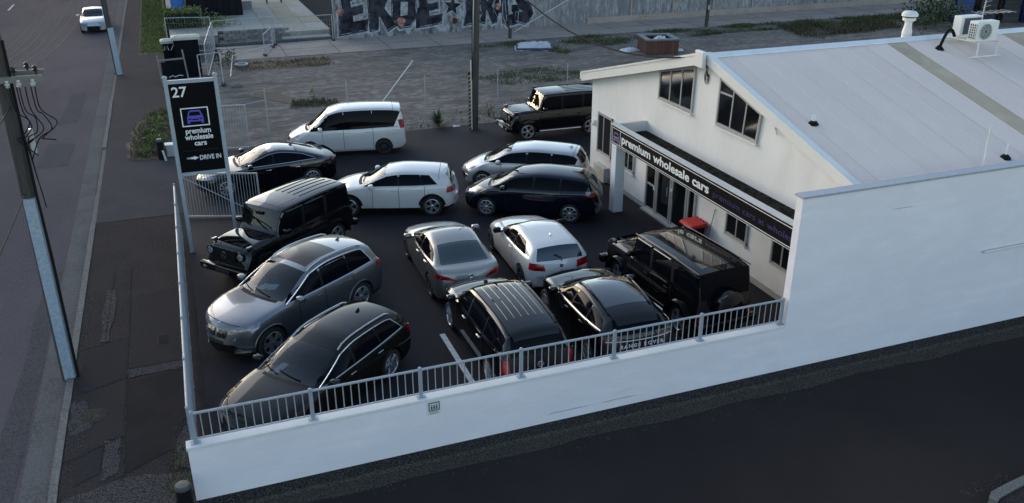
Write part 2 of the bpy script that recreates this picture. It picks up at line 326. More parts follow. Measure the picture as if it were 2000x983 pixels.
def inpoly(x, y, P):
    c = False
    for i in range(len(P)):
        (x0, y0), (x1, y1) = P[i], P[i-1]
        if (y0 > y) != (y1 > y) and x < (x1-x0)*(y-y0)/(y1-y0)+x0: c = not c
    return c
def grass(name, poly, n, h, w, m, label, seed, z=0, patch=0):
    rr = random.Random(seed); b = MB(); xs = [p[0] for p in poly]; ys = [p[1] for p in poly]; k = 0; tries = 0
    cl = [(rr.uniform(min(xs), max(xs)), rr.uniform(min(ys), max(ys))) for _ in range(patch)]
    while k < n and tries < n*20:
        tries += 1
        if cl: c_ = rr.choice(cl); x = rr.gauss(c_[0], .55); y = rr.gauss(c_[1], .3)
        else: x = rr.uniform(min(xs), max(xs)); y = rr.uniform(min(ys), max(ys))
        if not inpoly(x, y, poly): continue
        blades(b, x, y, z, h*rr.uniform(.5, 1.4), w*rr.uniform(.6, 1.3), rr, .8); k += 1
    return tag(b.build(name, m), label, 'grass', None, 'stuff')
grass('verge_grass', [(-2.05, 58.3), (-.5, 58), (-.5, 92), (-2.05, 92)], 9000, .12, .02, m_grass, 'bright green mown grass verge beside the footpath', 1)
grass('rough_grass', [(17, 53.2), (22.5, 54.2), (40, 54.2), (58, 54.2), (58, 51.8), (50, 51), (36, 51.8), (24, 50.5), (22, 49), (20.5, 52)], 11000, .16, .025, m_grass2, 'rough green grass strip along the concrete path behind the lot', 2, patch=120)
grass('sparse_grass', [(14, 45.5), (20.5, 46), (21, 42.5), (16, 42.5)], 2200, .11, .02, m_grass2, 'thin green weeds spread on the gravel behind the jeep', 3, patch=26)
grass('lot_weeds', [(8, 36.3), (17, 36.3), (17, 40), (8, 38)], 500, .10, .018, m_grass2, 'scattered weeds along the back edge of the sealed yard', 4, patch=22)
grass('lot_weeds', [(3, 51), (8.5, 51), (8.5, 53.3), (3, 53.3)], 1200, .12, .02, m_tan, 'dry brown weeds by the concrete path', 5, patch=18)
grass('lot_weeds', [(39, 48), (48, 49), (49, 53), (40, 53)], 2500, .3, .03, mat('reddish weed', (.075, .045, .028), .9, noise=(1.5, (.05, .06, .02), .6)), 'reddish brown weeds at the far end of the lot', 6, patch=40)
grass('lot_weeds', [(42, 50), (60, 48), (60, 54), (44, 53.6)], 2500, .3, .03, m_grass2, 'tall green and brown weeds in front of the pallets', 7, patch=50)
grass('wall_foot_weeds', [(-1.4, 14.2), (-.86, 14.2), (-.86, 16), (-1.2, 15.6)], 130, .09, .012, m_grass, 'small green weeds by the end of the white wall', 8, patch=4)
grass('lot_weeds', [(4.6, 41.6), (7, 41.6), (7, 43.2), (5, 43.2)], 700, .16, .02, m_grass2, 'low green weeds around the thin sapling', 9, patch=7)

def leafy(b, c, r, n, s, rr, up=0):
    """leaf-sized faces spread through an uneven volume"""
    cl = [Vector((rr.gauss(0, .5), rr.gauss(0, .5), rr.gauss(0, .45))) for _ in range(max(3, n//26))]
    for i in range(n):
        q = rr.choice(cl)+Vector((rr.gauss(0, .24), rr.gauss(0, .24), rr.gauss(0, .22)))
        p = Vector((c[0]+q.x*r[0], c[1]+q.y*r[1], max(.02, c[2]+q.z*r[2])))
        d = Vector((rr.gauss(0, 1), rr.gauss(0, 1), rr.gauss(up, .7))).normalized(); e = d.orthogonal().normalized(); e.rotate(Matrix.Rotation(rr.uniform(0, 6.28), 3, d)); k = s*rr.uniform(.6, 1.4)
        b.add([p, p+d*k*.5+e*k*.28, p+d*k, p+d*k*.5-e*k*.28], [(0, 1, 2, 3)])
def plant(name, label, cat, x, y, r, h, n, s, m, seed, stems=5, group=None):
    rr = random.Random(seed); t = thing(name, label, cat, (x, y, 0), 0, group)
    b = MB(); leafy(b, (x, y, h*.55), (r, r, h*.55), n, s, rr, .4); b.build('foliage', m, t)
    b = MB()
    for i in range(stems):
        a = rr.uniform(0, 6.28); k = r*rr.uniform(.2, .7); b.cyl((x+rr.uniform(-.05, .05), y+rr.uniform(-.05, .05), -.02), (x+k*math.cos(a), y+k*math.sin(a), h*rr.uniform(.6, 1)), .012, .004, 5)
    b.build('stem', m_wood, t); return t
# weedy bed at the driveway entrance
blob('planting_bed', [(-2.2, 35.9), (-1.1, 35.7), (-.6, 36.6), (-.6, 44.6), (-1.2, 43.5), (-2.2, 40.8), (-2.4, 38)], .004, mat('bed soil', (.07, .045, .028), .95, noise=(3, (.04, .035, .025), .6), noise2=(12, (.13, .10, .05), .25), bump=(14, 1)), 7, .15, seed=41)
rr0 = random.Random(9)
for i, (x, y, r, h, n) in enumerate(((-1.55, 36.7, .38, .20, 230), (-1.3, 37.9, .45, .28, 300), (-1.5, 39.2, .45, .26, 300), (-1.1, 40.3, .42, .24, 240), (-1.35, 41.6, .42, .2, 220), (-.95, 42.8, .36, .2, 180))):
    plant('weed_bush', ['low green weed clump at the driveway end of the bed, nearest the camera', 'second green weed clump from the driveway in the roadside bed', 'third green weed clump from the driveway in the roadside bed', 'fourth green weed clump from the driveway, beside the sign edge', 'fifth weed clump up the roadside bed', 'last small weed clump at the far end of the roadside bed'][i], 'weeds', x, y, r, h, n, .12, m_leaf, 50+i, group='weed clumps in the roadside bed')
grass('dry_grass', [(-2.3, 36), (-.6, 36), (-.6, 44.4), (-1.3, 43.5), (-2.2, 41)], 1500, .22, .018, m_tan, 'dry straw coloured grass edging the roadside bed', 10, patch=26)
def spiky(x, y, label, n=46, L=.75, m=m_leaf2, seed=3):
    t = thing('spiky_plant', label, 'plant', (x, y, 0)); rr = random.Random(seed); b = MB()
    for i in range(n):
        a = rr.uniform(0, 6.28); el = rr.uniform(.15, 1.35); l = L*rr.uniform(.6, 1.1); d = Vector((math.cos(a)*math.cos(el), math.sin(a)*math.cos(el), math.sin(el))); s = Vector((-math.sin(a), math.cos(a), 0))*.025
        p = Vector((x, y, .05)); q = p+d*l*.55; e = p+d*l+Vector((0, 0, -.14*l*math.cos(el)))
        b.add([p-s*.6, p+s*.6, q+s, q-s, e], [(0, 1, 2, 3), (3, 2, 4)])
    b.build('leaf_rosette', m, t)
    b = MB(); b.cyl((x, y, -.02), (x, y, .14), .07, .05, 8); b.build('crown_base', m_wood, t)
spiky(10.35, 36.4, 'dark green spiky plant growing by the fence post behind the white people carrier', 90, .85)
plant('sapling', 'thin yellowish sapling standing in weeds on the gravel lot', 'plant', 5.9, 42.4, .16, .8, 60, .09, mat('yellow leaf', (.12, .12, .03), .7), 61, 3)
plant('scraggly_weed', 'pale scraggly weed beside the mid pole and the jeep', 'weeds', 13.0, 37.2, .3, .5, 90, .08, m_tan, 62, 6)
plant('scraggly_weed', 'pale scraggly weed just behind the bonnet of the rear jeep', 'weeds', 14.3, 37.0, .35, .4, 90, .08, m_tan, 63, 6)
plant('scraggly_weed', 'dark weed clump at the corner of the far mesh fence', 'weeds', 2.7, 53.0, .6, .8, 260, .12, m_leaf2, 64, 6)
plant('dark_bush', 'big dark bush beyond the ridge of the roof beside the pallets', 'bush', 50.5, 49.0, 1.9, 2.0, 1500, .22, m_leaf2, 65, 9)
# clipped hedge and its neighbour
def hedge():
    t = thing('clipped_hedge', 'dark green clipped hedge with a yellow-green top behind the gate pillars', 'hedge', (.8, 64.5, 0)); rr = random.Random(70)
    b = MB()
    for i in range(2600):
        x = rr.uniform(-.45, 2.0); y = rr.uniform(63.9, 65.2); z = rr.choice((rr.uniform(.1, 1.55), 1.55+rr.gauss(0, .07)))
        d = Vector((rr.gauss(0, 1), rr.gauss(-.3, 1), rr.gauss(.2, 1))).normalized(); e = d.orthogonal().normalized(); k = .15*rr.uniform(.6, 1.4)
        b.add([(x, y, z), Vector((x, y, z))+d*k*.5+e*k*.3, Vector((x, y, z))+d*k, Vector((x, y, z))+d*k*.5-e*k*.3], [(0, 1, 2, 3)])
    b.build('foliage', m_hedge, t)
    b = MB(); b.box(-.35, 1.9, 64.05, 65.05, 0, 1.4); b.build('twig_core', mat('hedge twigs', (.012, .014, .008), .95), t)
hedge()
plant('garden_shrub', 'bright green loose shrub to the right of the clipped hedge', 'shrub', 2.7, 64.6, .9, 1.0, 700, .15, m_leaf, 71, 6)
# ================================================================= walls and the showroom
m_wallw = mat('painted blockwork white', (.79, .745, .775), .75, noise=(.35, (.71, .67, .70), .3), noise2=(2.2, (.82, .77, .80), .3), noise3=(.9, (.74, .70, .735), .25), bump=(18, .12), stretch=(.5, 1, 1.6))
m_cream = mat('painted render cream', (.69, .67, .65), .75, noise=(.5, (.64, .62, .60), .4), noise2=(1.1, (.72, .70, .68), .25), stretch=(1, 1, .5), bump=(30, .08))
m_trimw = mat('white trim paint', (.68, .66, .635), .55, noise=(2, (.62, .62, .60), .5))
m_cap = mat('wall cap paint', (.74, .71, .69), .7, noise=(1.5, (.62, .60, .58), .6))
m_alu = mat('window aluminium', (.42, .42, .42), .4, .5)
m_glass = mat('dark window glass', (.006, .007, .009), .06, spec=.6)
m_signk = mat('sign black', (.004, .004, .005), .6, spec=.08)
m_purple = mat('sign purple', (.085, .07, .42), .5)
m_purpled = mat('sign dark purple', (.018, .009, .10), .5)
m_signw = mat('sign white', (.72, .72, .72), .5)
lw = thing('low_wall', 'long low white painted block wall along the alley below the railing', 'wall', (-.81, 14, 0))
b = MB(); b.box(-.81, 11.83, 14.0, 14.21, -.12, 1.10); b.build('wall_body', m_wallw, lw)
b = MB(); b.bevbox(-.83, 11.829, 13.985, 14.235, 1.10, 1.165, .008); b.build('wall_cap', m_cap, lw)
# paint laps and block courses: thin ridges standing a few millimetres proud
b = MB(); rr = random.Random(8)
for i in range(9):
    x0 = rr.uniform(-.7, 9); z0 = rr.choice((.2, .4, .42, .62, .8, .22)); b.box(x0, x0+rr.uniform(.6, 2.4), 13.996, 14.0, z0, z0+.006)
b.build('block_course', m_cap, lw)
sb = thing('showroom_building', 'white car showroom with a light gabled metal roof and a black sign over its porch', 'building', (13.99, 14, 0))
SX = 46.0
b = MB(); b.box(11.83, SX, 14.0, 14.21, -.12, 4.18); b.build('side_wall', m_wallw, sb)
b = MB(); rr = random.Random(18)
for i in range(30):
    x0 = rr.uniform(11.9, 24); z0 = .2*rr.randint(3, 19); b.box(x0, x0+rr.uniform(.3, 1.3), 13.997, 14.0, z0, z0+.005)
b.build('block_course', m_cap, sb)
for i in range(9):
    x0 = 11.80+i*2.42; b = MB(); b.bevbox(x0, x0+2.415, 13.96+(i % 2)*.004, 14.25, 4.18, 4.225, .006); b.build('parapet_flashing', m_galv2, sb)
b = MB(); P = [(14.215, -.05), (28.6, -.05), (28.6, 3.45), (21.2, 5.46), (14.215, 3.56)]
b.prism(P, 13.99, 14.2, lambda u, v, d: (d, u, v)); b.build('front_wall', m_cream, sb)
b = MB(); b.box(14.2, SX, 28.4, 28.6, -.05, 3.45); b.box(SX-.2, SX, 14.21, 28.4, -.05, 3.4); b.build('rear_wall', m_cream, sb)
b = MB(); b.box(13.955, 13.989, 14.22, 28.62, -.02, .16); b.build('plinth', mat('plinth grey', (.42, .41, .39), .8, noise=(3, (.3, .3, .29), .6)), sb)
# roof: corrugated sheets, each a piece
SL = .272; RY, RZ = 21.2, 5.70
def roof_sheet_mesh(side, wid, n, y_out, tone):
    b = MB(); ys = [RY, y_out]; n = 11; wid = .0762*n; m = n*4; vs = []
    for y in ys:
        z = RZ-SL*abs(RY-y)
        for i in range(m+1):
            vs.append((wid*i/m, y-RY, z-RZ+.011*math.cos(2*math.pi*i/4)))
    b.add(vs, [(i, i+1, m+2+i, m+1+i) for i in range(m)]); return b.mesh('roof_sheet', tone, 60)
m_roof = mat('roof sheet paint', (.68, .58, .525), .6, .0, noise=(.18, (.635, .545, .495), .4), noise2=(1.1, (.70, .60, .545), .5), stretch=(1, .5, 1), random_val=.035, spec=.3)
m_fibre = mat('aged translucent roofing', (.43, .355, .25), .6, noise=(.5, (.33, .28, .21), .25), noise2=(2.0, (.48, .40, .29), .25), stretch=(1, .8, 1))
me_n = roof_sheet_mesh(-1, .79, 10, 14.23, m_roof); me_f = roof_sheet_mesh(1, .79, 10, 28.95, m_roof)
me_s = roof_sheet_mesh(-1, .79, 8, 14.23, m_fibre)
rf = link('roof', (lambda q: q.mesh('roof', m_trimw))(MB().box(0, SX-13.8, -.05, .05, -.09, -.045)), sb, (13.8-13.99, RY-14, RZ))
for i in range(42):
    x = 13.80+i*.762
    for s_, me in ((-1, me_n), (1, me_f)):
        fib = i in (8, 14, 15) and s_ < 0
        o = link('skylight_sheet' if fib else 'roof_sheet', me_s if fib else me, rf, (x-13.8, 0, -.004+(i % 2)*.003))
b = MB()
for i in range(40): 
    for s_ in (-1, 1):
        z_ = lambda d: RZ+.028-SL*d
        b.add([(13.78+i*.8, RY, RZ+.05), (14.575+i*.8, RY, RZ+.05), (14.575+i*.8, RY+s_*.2, z_(.2)), (13.78+i*.8, RY+s_*.2, z_(.2)), (14.575+i*.8, RY+s_*.21, z_(.2)-.03), (13.78+i*.8, RY+s_*.21, z_(.2)-.03)], [(0, 1, 2, 3), (3, 2, 4, 5)])
b.build('ridge_cap', mat('ridge flashing', (.66, .68, .70), .45, noise=(2, (.58, .60, .63), .5)), rf, False, 50)
def barge(y0, y1, name, x0=13.70, x1=13.985, hi=.07, lo=.30):
    b = MB(); z0, z1 = RZ-SL*abs(RY-y0), RZ-SL*abs(RY-y1)
    b.add([(x, y, z+d) for x in (x0, x1) for y, z in ((y0, z0), (y1, z1)) for d in (-lo, hi)], [(0, 1, 3, 2), (4, 6, 7, 5), (0, 4, 5, 1), (2, 3, 7, 6), (1, 5, 7, 3), (0, 2, 6, 4)])
    return b.build(name, m_trimw, rf)
barge(RY, 28.98, 'barge_board', lo=.26); barge(RY-.002, 14.24, 'barge_board', x0=13.78, lo=.20)
barge(RY-.01, 14.26, 'barge_flashing', x0=13.755, x1=13.80, hi=.085, lo=-.01); barge(RY+.01, 28.99, 'barge_flashing', x0=13.68, x1=13.72, hi=.085, lo=-.02)
b = MB(); b.box(13.70, SX, 28.985, 29.09, 3.38, 3.62); b.build('gutter', m_trimw, sb)
b = MB(); b.bevbox(13.62, 13.74, 21.0, 21.42, 5.36, 5.82, .02); b.build('apex_block', m_trimw, sb)
b = MB(); b.box(13.86, 13.988, 17.82, 17.96, 4.45, 4.72); b.cyl((13.93, 17.89, 4.45), (13.93, 17.8, 4.3), .02); b.build('light_fitting', m_trimw, sb)
# windows and doors on the front wall, in (Y, z)
FXo = 13.99
def fbar(b, p, q, w=.055, x0=FXo-.05, x1=FXo-.001):
    p, q = Vector(p), Vector(q); d = (q-p).normalized(); n = Vector((-d.y, d.x))*w/2; p = p-d*w/2; q = q+d*w/2
    b.add([(x, *c_) for x in (x0, x1) for c_ in (p-n, q-n, q+n, p+n)], [(0, 1, 2, 3), (7, 6, 5, 4), (0, 4, 5, 1), (1, 5, 6, 2), (2, 6, 7, 3), (3, 7, 4, 0)])
def window(name, outline, panes, bars, parent=sb, gm=None, fm=None):
    b = MB()
    for i in range(len(outline)): fbar(b, outline[i], outline[(i+1) % len(outline)], .07, FXo-.055-.003*(i % 2))
    for p, q in bars: fbar(b, p, q, .05, FXo-.047)
    f = b.build(name, fm or m_alu, parent)
    for k, pn in enumerate(panes):
        g = MB(); g.prism(pn, FXo-.030, FXo-.022, lambda u, v, d: (d, u, v)); g.build('pane', gm or m_glass, f)
    sl_ = MB(); lo = sorted(outline, key=lambda p: p[1])[:2]; y0, y1 = sorted((lo[0][0], lo[1][0])); z = lo[0][1]
    if z > .5: sl_.box(FXo-.1, FXo-.002, y0-.05, y1+.05, z-.09, z-.04); sl_.build('sill', m_trimw, f)
    return f
a, bb, c_, d_ = (23.80, 3.88), (21.88, 3.90), (21.85, 5.20), (23.79, 4.72)
lerp = lambda p, q, t: (p[0]+(q[0]-p[0])*t, p[1]+(q[1]-p[1])*t)
def splitwin(name, BL, BR, TR, TL, ts, trans=None):
    bars = [(lerp(BL, BR, t), lerp(TL, TR, t)) for t in ts]; e = [0]+list(ts)+[1]; panes = []
    for i in range(len(e)-1): panes.append([lerp(BL, BR, e[i]), lerp(BL, BR, e[i+1]), lerp(TL, TR, e[i+1]), lerp(TL, TR, e[i])])
    if trans: bars += [trans]
    window(name, [BL, BR, TR, TL], panes, bars)
splitwin('upper_window', a, bb, c_, d_, (.33, .66), ((22.52, 4.86), (21.86, 4.93)))
splitwin('upper_window', (20.55, 3.90), (18.65, 3.88), (18.57, 4.65), (20.51, 5.17), (.345, .67), ((20.52, 4.80), (19.88, 4.80)))
splitwin('ground_window', (27.95, .97), (26.9, .97), (26.9, 2.36), (27.95, 2.36), (.42,))
splitwin('ground_window', (25.93, .95), (25.17, .95), (25.17, 2.1), (25.93, 2.1), (.5,))
splitwin('ground_window', (19.58, .96), (18.6, .96), (18.6, 2.05), (19.58, 2.05), (.5,))
splitwin('ground_window', (17.45, .93), (16.6, .93), (16.6, 2.05), (17.45, 2.05), (.5,))
# glazed entrance: two fixed side lights, two doors
def leaf(y0, y1, z0, z1, name, rail=None):
    b = MB(); o = [(y0, z0), (y1, z0), (y1, z1), (y0, z1)]
    for i in range(4): fbar(b, o[i], o[(i+1) % 4], .09, FXo-.06-.003*(i % 2))
    if rail: fbar(b, (y0, rail), (y1, rail), .06, FXo-.05)
    f = b.build(name, m_alu, sb)
    g = MB(); g.box(FXo-.032, FXo-.024, y1, y0, z0, z1); g.build('pane', m_glass, f); return f
leaf(24.22, 23.62, .05, 2.12, 'side_light', .95)
dr = leaf(23.5, 22.68, .05, 2.12, 'door'); q = MB(); q.cyl((13.88, 22.78, .95), (13.88, 22.78, 1.25), .015); q.build('handle', m_alu, dr)
dr = leaf(22.56, 21.74, .05, 2.12, 'door'); q = MB(); q.cyl((13.88, 22.46, .95), (13.88, 22.46, 1.25), .015); q.build('handle', m_alu, dr)
leaf(21.62, 21.25, .05, 2.12, 'side_light', .55)
b = MB(); b.box(13.8, 13.985, 21.2, 24.3, -.02, .045); b.build('door_sill', m_alu, sb)
for y, z in ((23.68, .9), (22.62, 1.2), (21.5, .62)):
    b = MB(); b.box(13.925, 13.93, y-.045, y+.045, z-.06, z+.06); b.build('door_sticker', mat('pale sticker', (.45, .6, .68), .5), sb)
b = MB(); b.bevbox(13.78, 13.985, 27.0, 27.85, .0, .55, .015); b.build('meter_box', mat('box paint', (.5, .49, .47), .6, noise=(4, (.40, .39, .37), .5)), sb)
b = MB(); b.bevbox(13.90, 13.985, 28.2, 28.38, 1.82, 2.02, .01); b.cyl((13.9, 28.29, 1.9), (13.84, 28.29, 1.85), .04); b.build('security_sensor', m_trimw, sb)
# cable entry at the gable
for k, rad in enumerate((.07, .11, .15)):
    b = MB(); b.tube([(13.965, 21.25+rad*math.sin(t_)*.8, 5.05+rad*math.cos(t_)*1.3) for t_ in [i*math.pi*2/14 for i in range(13)]], .008, 5); b.build('cable_loop', m_blackp, sb)
# porch with the sign beam
pc = b = MB(); b.box(12.93, 13.985, 14.215, 24.5, 2.30, 2.62); b.build('porch_deck', mat('porch roofing black', (.006, .006, .007), .9, noise=(2, (.010, .010, .010), .5), noise2=(9, (.03, .03, .026), .06), bump=(20, .4), spec=.03), sb)
b = MB(); b.box(12.78, 12.93, 14.215, 24.60, 2.30, 2.93); bm_ = b.build('porch_beam', m_trimw, sb)
b = MB(); b.box(12.74, 12.95, 14.215, 24.62, 2.93, 2.965); b.build('beam_flashing', mat('flashing white', (.62, .61, .60), .5, noise=(3, (.50, .495, .49), .4)), sb)
b = MB(); b.box(12.95, 13.988, 24.50, 24.61, 2.30, 2.95); b.build('porch_end', m_trimw, sb)
b = MB(); b.bevbox(12.80, 13.14, 24.28, 24.6, -.02, 2.298, .006); b.build('porch_pillar', mat('pillar white', (.70, .71, .73), .7, noise=(.8, (.62, .64, .66), .5)), sb)
sp = MB(); sp.box(12.755, 12.779, 14.218, 24.58, 2.335, 2.905); sp = sp.build('sign_panel', m_signk, sb)
b = MB()
for z in (2.372, 2.852): b.box(12.750, 12.7555, 14.22, 24.56, z, z+.018)
b.build('sign_border', m_signw, sb)
b = MB()
for (y0, y1, z0, z1) in ((24.50, 24.52, 2.40, 2.84), (23.95, 23.97, 2.40, 2.84)): b.box(12.749, 12.7555, y0, y1, z0, z1)
b.build('logo_frame', m_signw, sb)
def car_logo(fn, m, parent, dark, s=1, up=(0, 0)):
    """front view of a car; u to the right, v up, unit width"""
    b = MB()
    B_ = [(-.5, 0), (-.34, 0), (-.34, .12), (.34, .12), (.34, 0), (.5, 0), (.5, .38), (.46, .50), (.36, .80), (.26, .86), (-.26, .86), (-.36, .80), (-.46, .50), (-.5, .38)]
    b.prism([(u*s, v*s) for u, v in B_], 0, .004, fn); lg = b.build('car_logo', m, parent)
    b = MB()
    for P_ in ([(-.36, .52), (.36, .52), (.28, .76), (-.28, .76)], [(-.42, .34), (-.22, .34), (-.26, .26), (-.42, .28)], [(.42, .34), (.22, .34), (.26, .26), (.42, .28)], [(-.2, .30), (.2, .30), (.18, .22), (-.18, .22)]):
        b.prism([(u*s, v*s) for u, v in P_], .004, .007, fn)
    return b.build('car_logo_detail', dark, parent)
def text_w(s, size, bold):
    cu = bpy.data.curves.new('t', 'FONT'); cu.body = s+'|'; cu.size = size; cu.offset = bold; o = bpy.data.objects.new('t', cu); C.objects.link(o)
    me = o.evaluated_get(bpy.context.evaluated_depsgraph_get()).to_mesh(); x = max(v.co.x for v in me.vertices); bpy.data.objects.remove(o); bpy.data.curves.remove(cu); return x
def sign_words(s, size, m, org, bold, width):
    z0 = text_w('', size, bold); k = width/(text_w(s, size, bold)-z0); pre = ''
    for wd in s.split(' '):
        x0 = (text_w(pre, size, bold)-z0)*k; x1 = (text_w(pre+wd, size, bold)-z0)*k
        text_mesh('sign_lettering', wd, size, m, sb, (org[0], org[1]-x0, org[2]), (0, -1, 0), (0, 0, 1), bold=bold, width=x1-x0-.02); pre += wd+' '
car_logo(lambda u, v, d: (12.7545-d, 24.235-u, 2.43+v), mat('logo lilac', (.19, .13, .30), .5), sb, m_signk, .36)
sign_words('premium wholesale cars', .36, m_signw, (12.7535, 23.86, 2.52), .009, 5.05)
sign_words('premium cars at wholesale', .23, m_purpled, (12.7535, 18.62, 2.53), .001, 3.75)
# things on the roof
rz = lambda y: RZ-SL*abs(RY-y)
def roof_vent(x, y, h, label, r=.035):
    t = thing('vent_pipe', label, 'vent pipe', (x, y, rz(y)), 0, 'vent pipes on the roof')
    b = MB(); b.cyl((x, y, rz(y)-.02), (x, y, rz(y)+h), r, n=10); b.build('pipe', m_trimw, t, smooth=True)
    b = MB(); b.lathe([(.02, .06), (.07, .055), (.10, .02), (.13, -.01), (.14, -.05)], 12, Matrix.Translation((x, y, rz(y)+.02))); b.build('rubber_boot', m_blackp, t, smooth=True)
roof_vent(14.62, 17.34, .22, 'short white vent pipe with black boot near the gable edge of the roof', .05)
roof_vent(17.44, 14.62, 1.12, 'tall thin white pipe on the roof above the side wall', .022)
roof_vent(18.58, 15.0, .36, 'short grey pipe with black boot right of the tall roof pipe', .02)
t = thing('roof_flue', 'white flue with a round cowl standing at the roof ridge', 'flue', (21.6, 21.9, rz(21.9)))
M = Matrix.Translation((21.6, 21.9, 0))
b = MB(); b.lathe([(.15, 5.3), (.15, 5.75), (.11, 5.95), (.11, 6.1)], 16, M); b.build('flue_pipe', m_trimw, t, smooth=True)
b = MB(); b.lathe([(.11, 6.05), (.19, 6.10), (.20, 6.18), (.18, 6.19), (.18, 6.22), (.24, 6.23), (.245, 6.30), (.18, 6.37), (0, 6.40)], 16, M); b.build('cowl', m_trimw, t, smooth=True)
b = MB(); b.lathe([(.183, 6.185), (.183, 6.225)], 16, M); b.build('vent_slot', m_blackp, t)
m_acw = mat('air conditioner white', (.66, .66, .64), .5, noise=(3, (.58, .58, .56), .5))
m_fin = mat('condenser fins', (.035, .055, .075), .5)
def ac_unit(x, y, z, front, label):
    t = thing('air_conditioner', label, 'air conditioner', (x, y, z), 0, 'air conditioners on the roof')
    W_, D_, H_ = .82, .32, .58
    b = MB(); b.bevbox(x, x+W_, y, y+D_, z, z+H_, .02); cs = b.build('casing', m_acw, t)
    if front:
        cx, cz = x+.33, z+.29
        M = Matrix.Translation((cx, y-.004, cz)) @ Matrix.Rotation(R(90), 4, 'X')
        b = MB(); b.lathe([(0, .0), (.225, .0)], 24, M); b.build('fan_opening', mat('fan dark', (.05, .055, .06), .6), t)
        b = MB()
        for r in (.06, .11, .16, .205, .235): b.tube([(cx+r*math.cos(a_), y-.012, cz+r*math.sin(a_)) for a_ in [k*math.pi/12 for k in range(25)]], .005 if r < .23 else .010, 4)
        for k in range(12): a_ = k*math.pi/6; b.tube([(cx+.05*math.cos(a_), y-.014, cz+.05*math.sin(a_)), (cx+.235*math.cos(a_), y-.014, cz+.235*math.sin(a_))], .004, 4)
        b.build('fan_grille', m_acw, t)
        b = MB(); b.box(x-.006, x+.01, y+.03, y+D_-.03, z+.06, z+H_-.06); b.build('side_coil', m_fin, t)
        b = MB()
        for k in range(7): b.box(x-.016, x-.004, y+.03, y+D_-.03, z+.07+k*.072, z+.085+k*.072)
        for k in range(4): b.box(x-.018, x-.005, y+.04+k*.075, y+.055+k*.075, z+.06, z+H_-.06)
        b.build('side_louvre', m_acw, t)
    else:
        b = MB(); b.box(x+.1, x+W_-.06, y-.006, y+.01, z+.05, z+H_-.05); b.build('coil', m_fin, t)
        b = MB()
        for k in range(9): b.box(x+.1, x+W_-.06, y-.012, y-.004, z+.06+k*.057, z+.066+k*.057)
        for k in range(9): b.box(x+.12+k*.078, x+.126+k*.078, y-.014, y-.003, z+.05, z+H_-.05)
        b.build('coil_guard', mat('guard wire', (.10, .14, .17), .5), t)
    b = MB(); b.bevbox(x+W_-.002, x+W_+.06, y+.05, y+D_-.08, z+.08, z+.3, .015); b.build('valve_cover', m_acw, t)
ac_unit(22.34, 20.55, 5.78, False, 'white outdoor air conditioner unit showing its dark coil, left one on the roof')
ac_unit(22.10, 19.72, 5.76, True, 'white outdoor air conditioner unit with round fan grille, right one on the roof')
t = thing('roof_stand', 'white metal stand carrying the air conditioners on the roof', 'stand', (22.6, 20, 5.4))
b = MB()
for x in (22.2, 22.95):
    b.tube([(x, 19.62, 5.735), (x, 20.9, 5.735)], .022, 6); b.tube([(x, 19.66, 5.735), (x, 19.66, rz(19.6)+.04)], .022, 6); b.tube([(x, 20.8, 5.735), (x, 20.8, rz(20.8)+.04)], .022, 6)
b.build('rail', m_acw, t)
b = MB(); b.tube([(21.95, 19.66, rz(19.66)+.05), (23.1, 19.66, rz(19.66)+.05)], .028, 8); b.tube([(22.0, 20.8, rz(20.8)+.05), (23.1, 20.8, rz(20.8)+.05)], .028, 8); b.build('foot_rail', m_acw, t)
t = thing('pipe_hose', 'black insulated hose arching from the roof to the air conditioner', 'hose', (21.5, 20.4, 5.5))
b = MB(); b.tube([(21.5+.62*s_, 20.42+.1*s_, rz(20.4)+.02+.55*s_-.25*s_*s_+.30*math.sin(math.pi*s_)) for s_ in [k/12 for k in range(13)]], .045, 8); b.build('hose', m_blackp, t, smooth=True)
b = MB(); b.lathe([(.05, .1), (.09, .05), (.15, -.02), (.16, -.05)], 12, Matrix.Translation((21.5, 20.42, rz(20.42)))); b.build('rubber_boot', m_blackp, t, smooth=True)
t = thing('tv_antenna', 'thin metal television antenna behind the air conditioners', 'antenna', (24.15, 21.5, 5.6))
b = MB(); b.cyl((24.15, 21.5, 5.6), (24.25, 21.5, 7.3), .02); b.build('mast', m_galv2, t)
b = MB(); b.tube([(23.9, 21.5, 6.25), (25.4, 21.5, 6.22)], .012, 5)
for k in range(6): b.tube([(24.0+k*.25, 21.2, 6.25), (24.0+k*.25, 21.8, 6.25)], .007, 4)
for k in range(4): b.tube([(23.95+k*.02, 21.35, 6.45+k*.14), (24.55, 21.6, 6.45+k*.14)], .007, 4)
b.build('element', m_galv2, t)
t = thing('wall_handrail', 'white pipe handrail fixed to the side wall', 'handrail', (17.3, 14, 2.1))
b = MB(); b.tube([(17.3, 13.93, 2.13), (20.5, 13.93, 2.13)], .025, 8); b.build('rail', m_trimw, t)
b = MB()
for x in (17.33, 18.8, 20.3): b.tube([(x, 13.93, 2.13), (x, 13.999, 2.10)], .014, 6)
b.build('bracket', m_trimw, t)
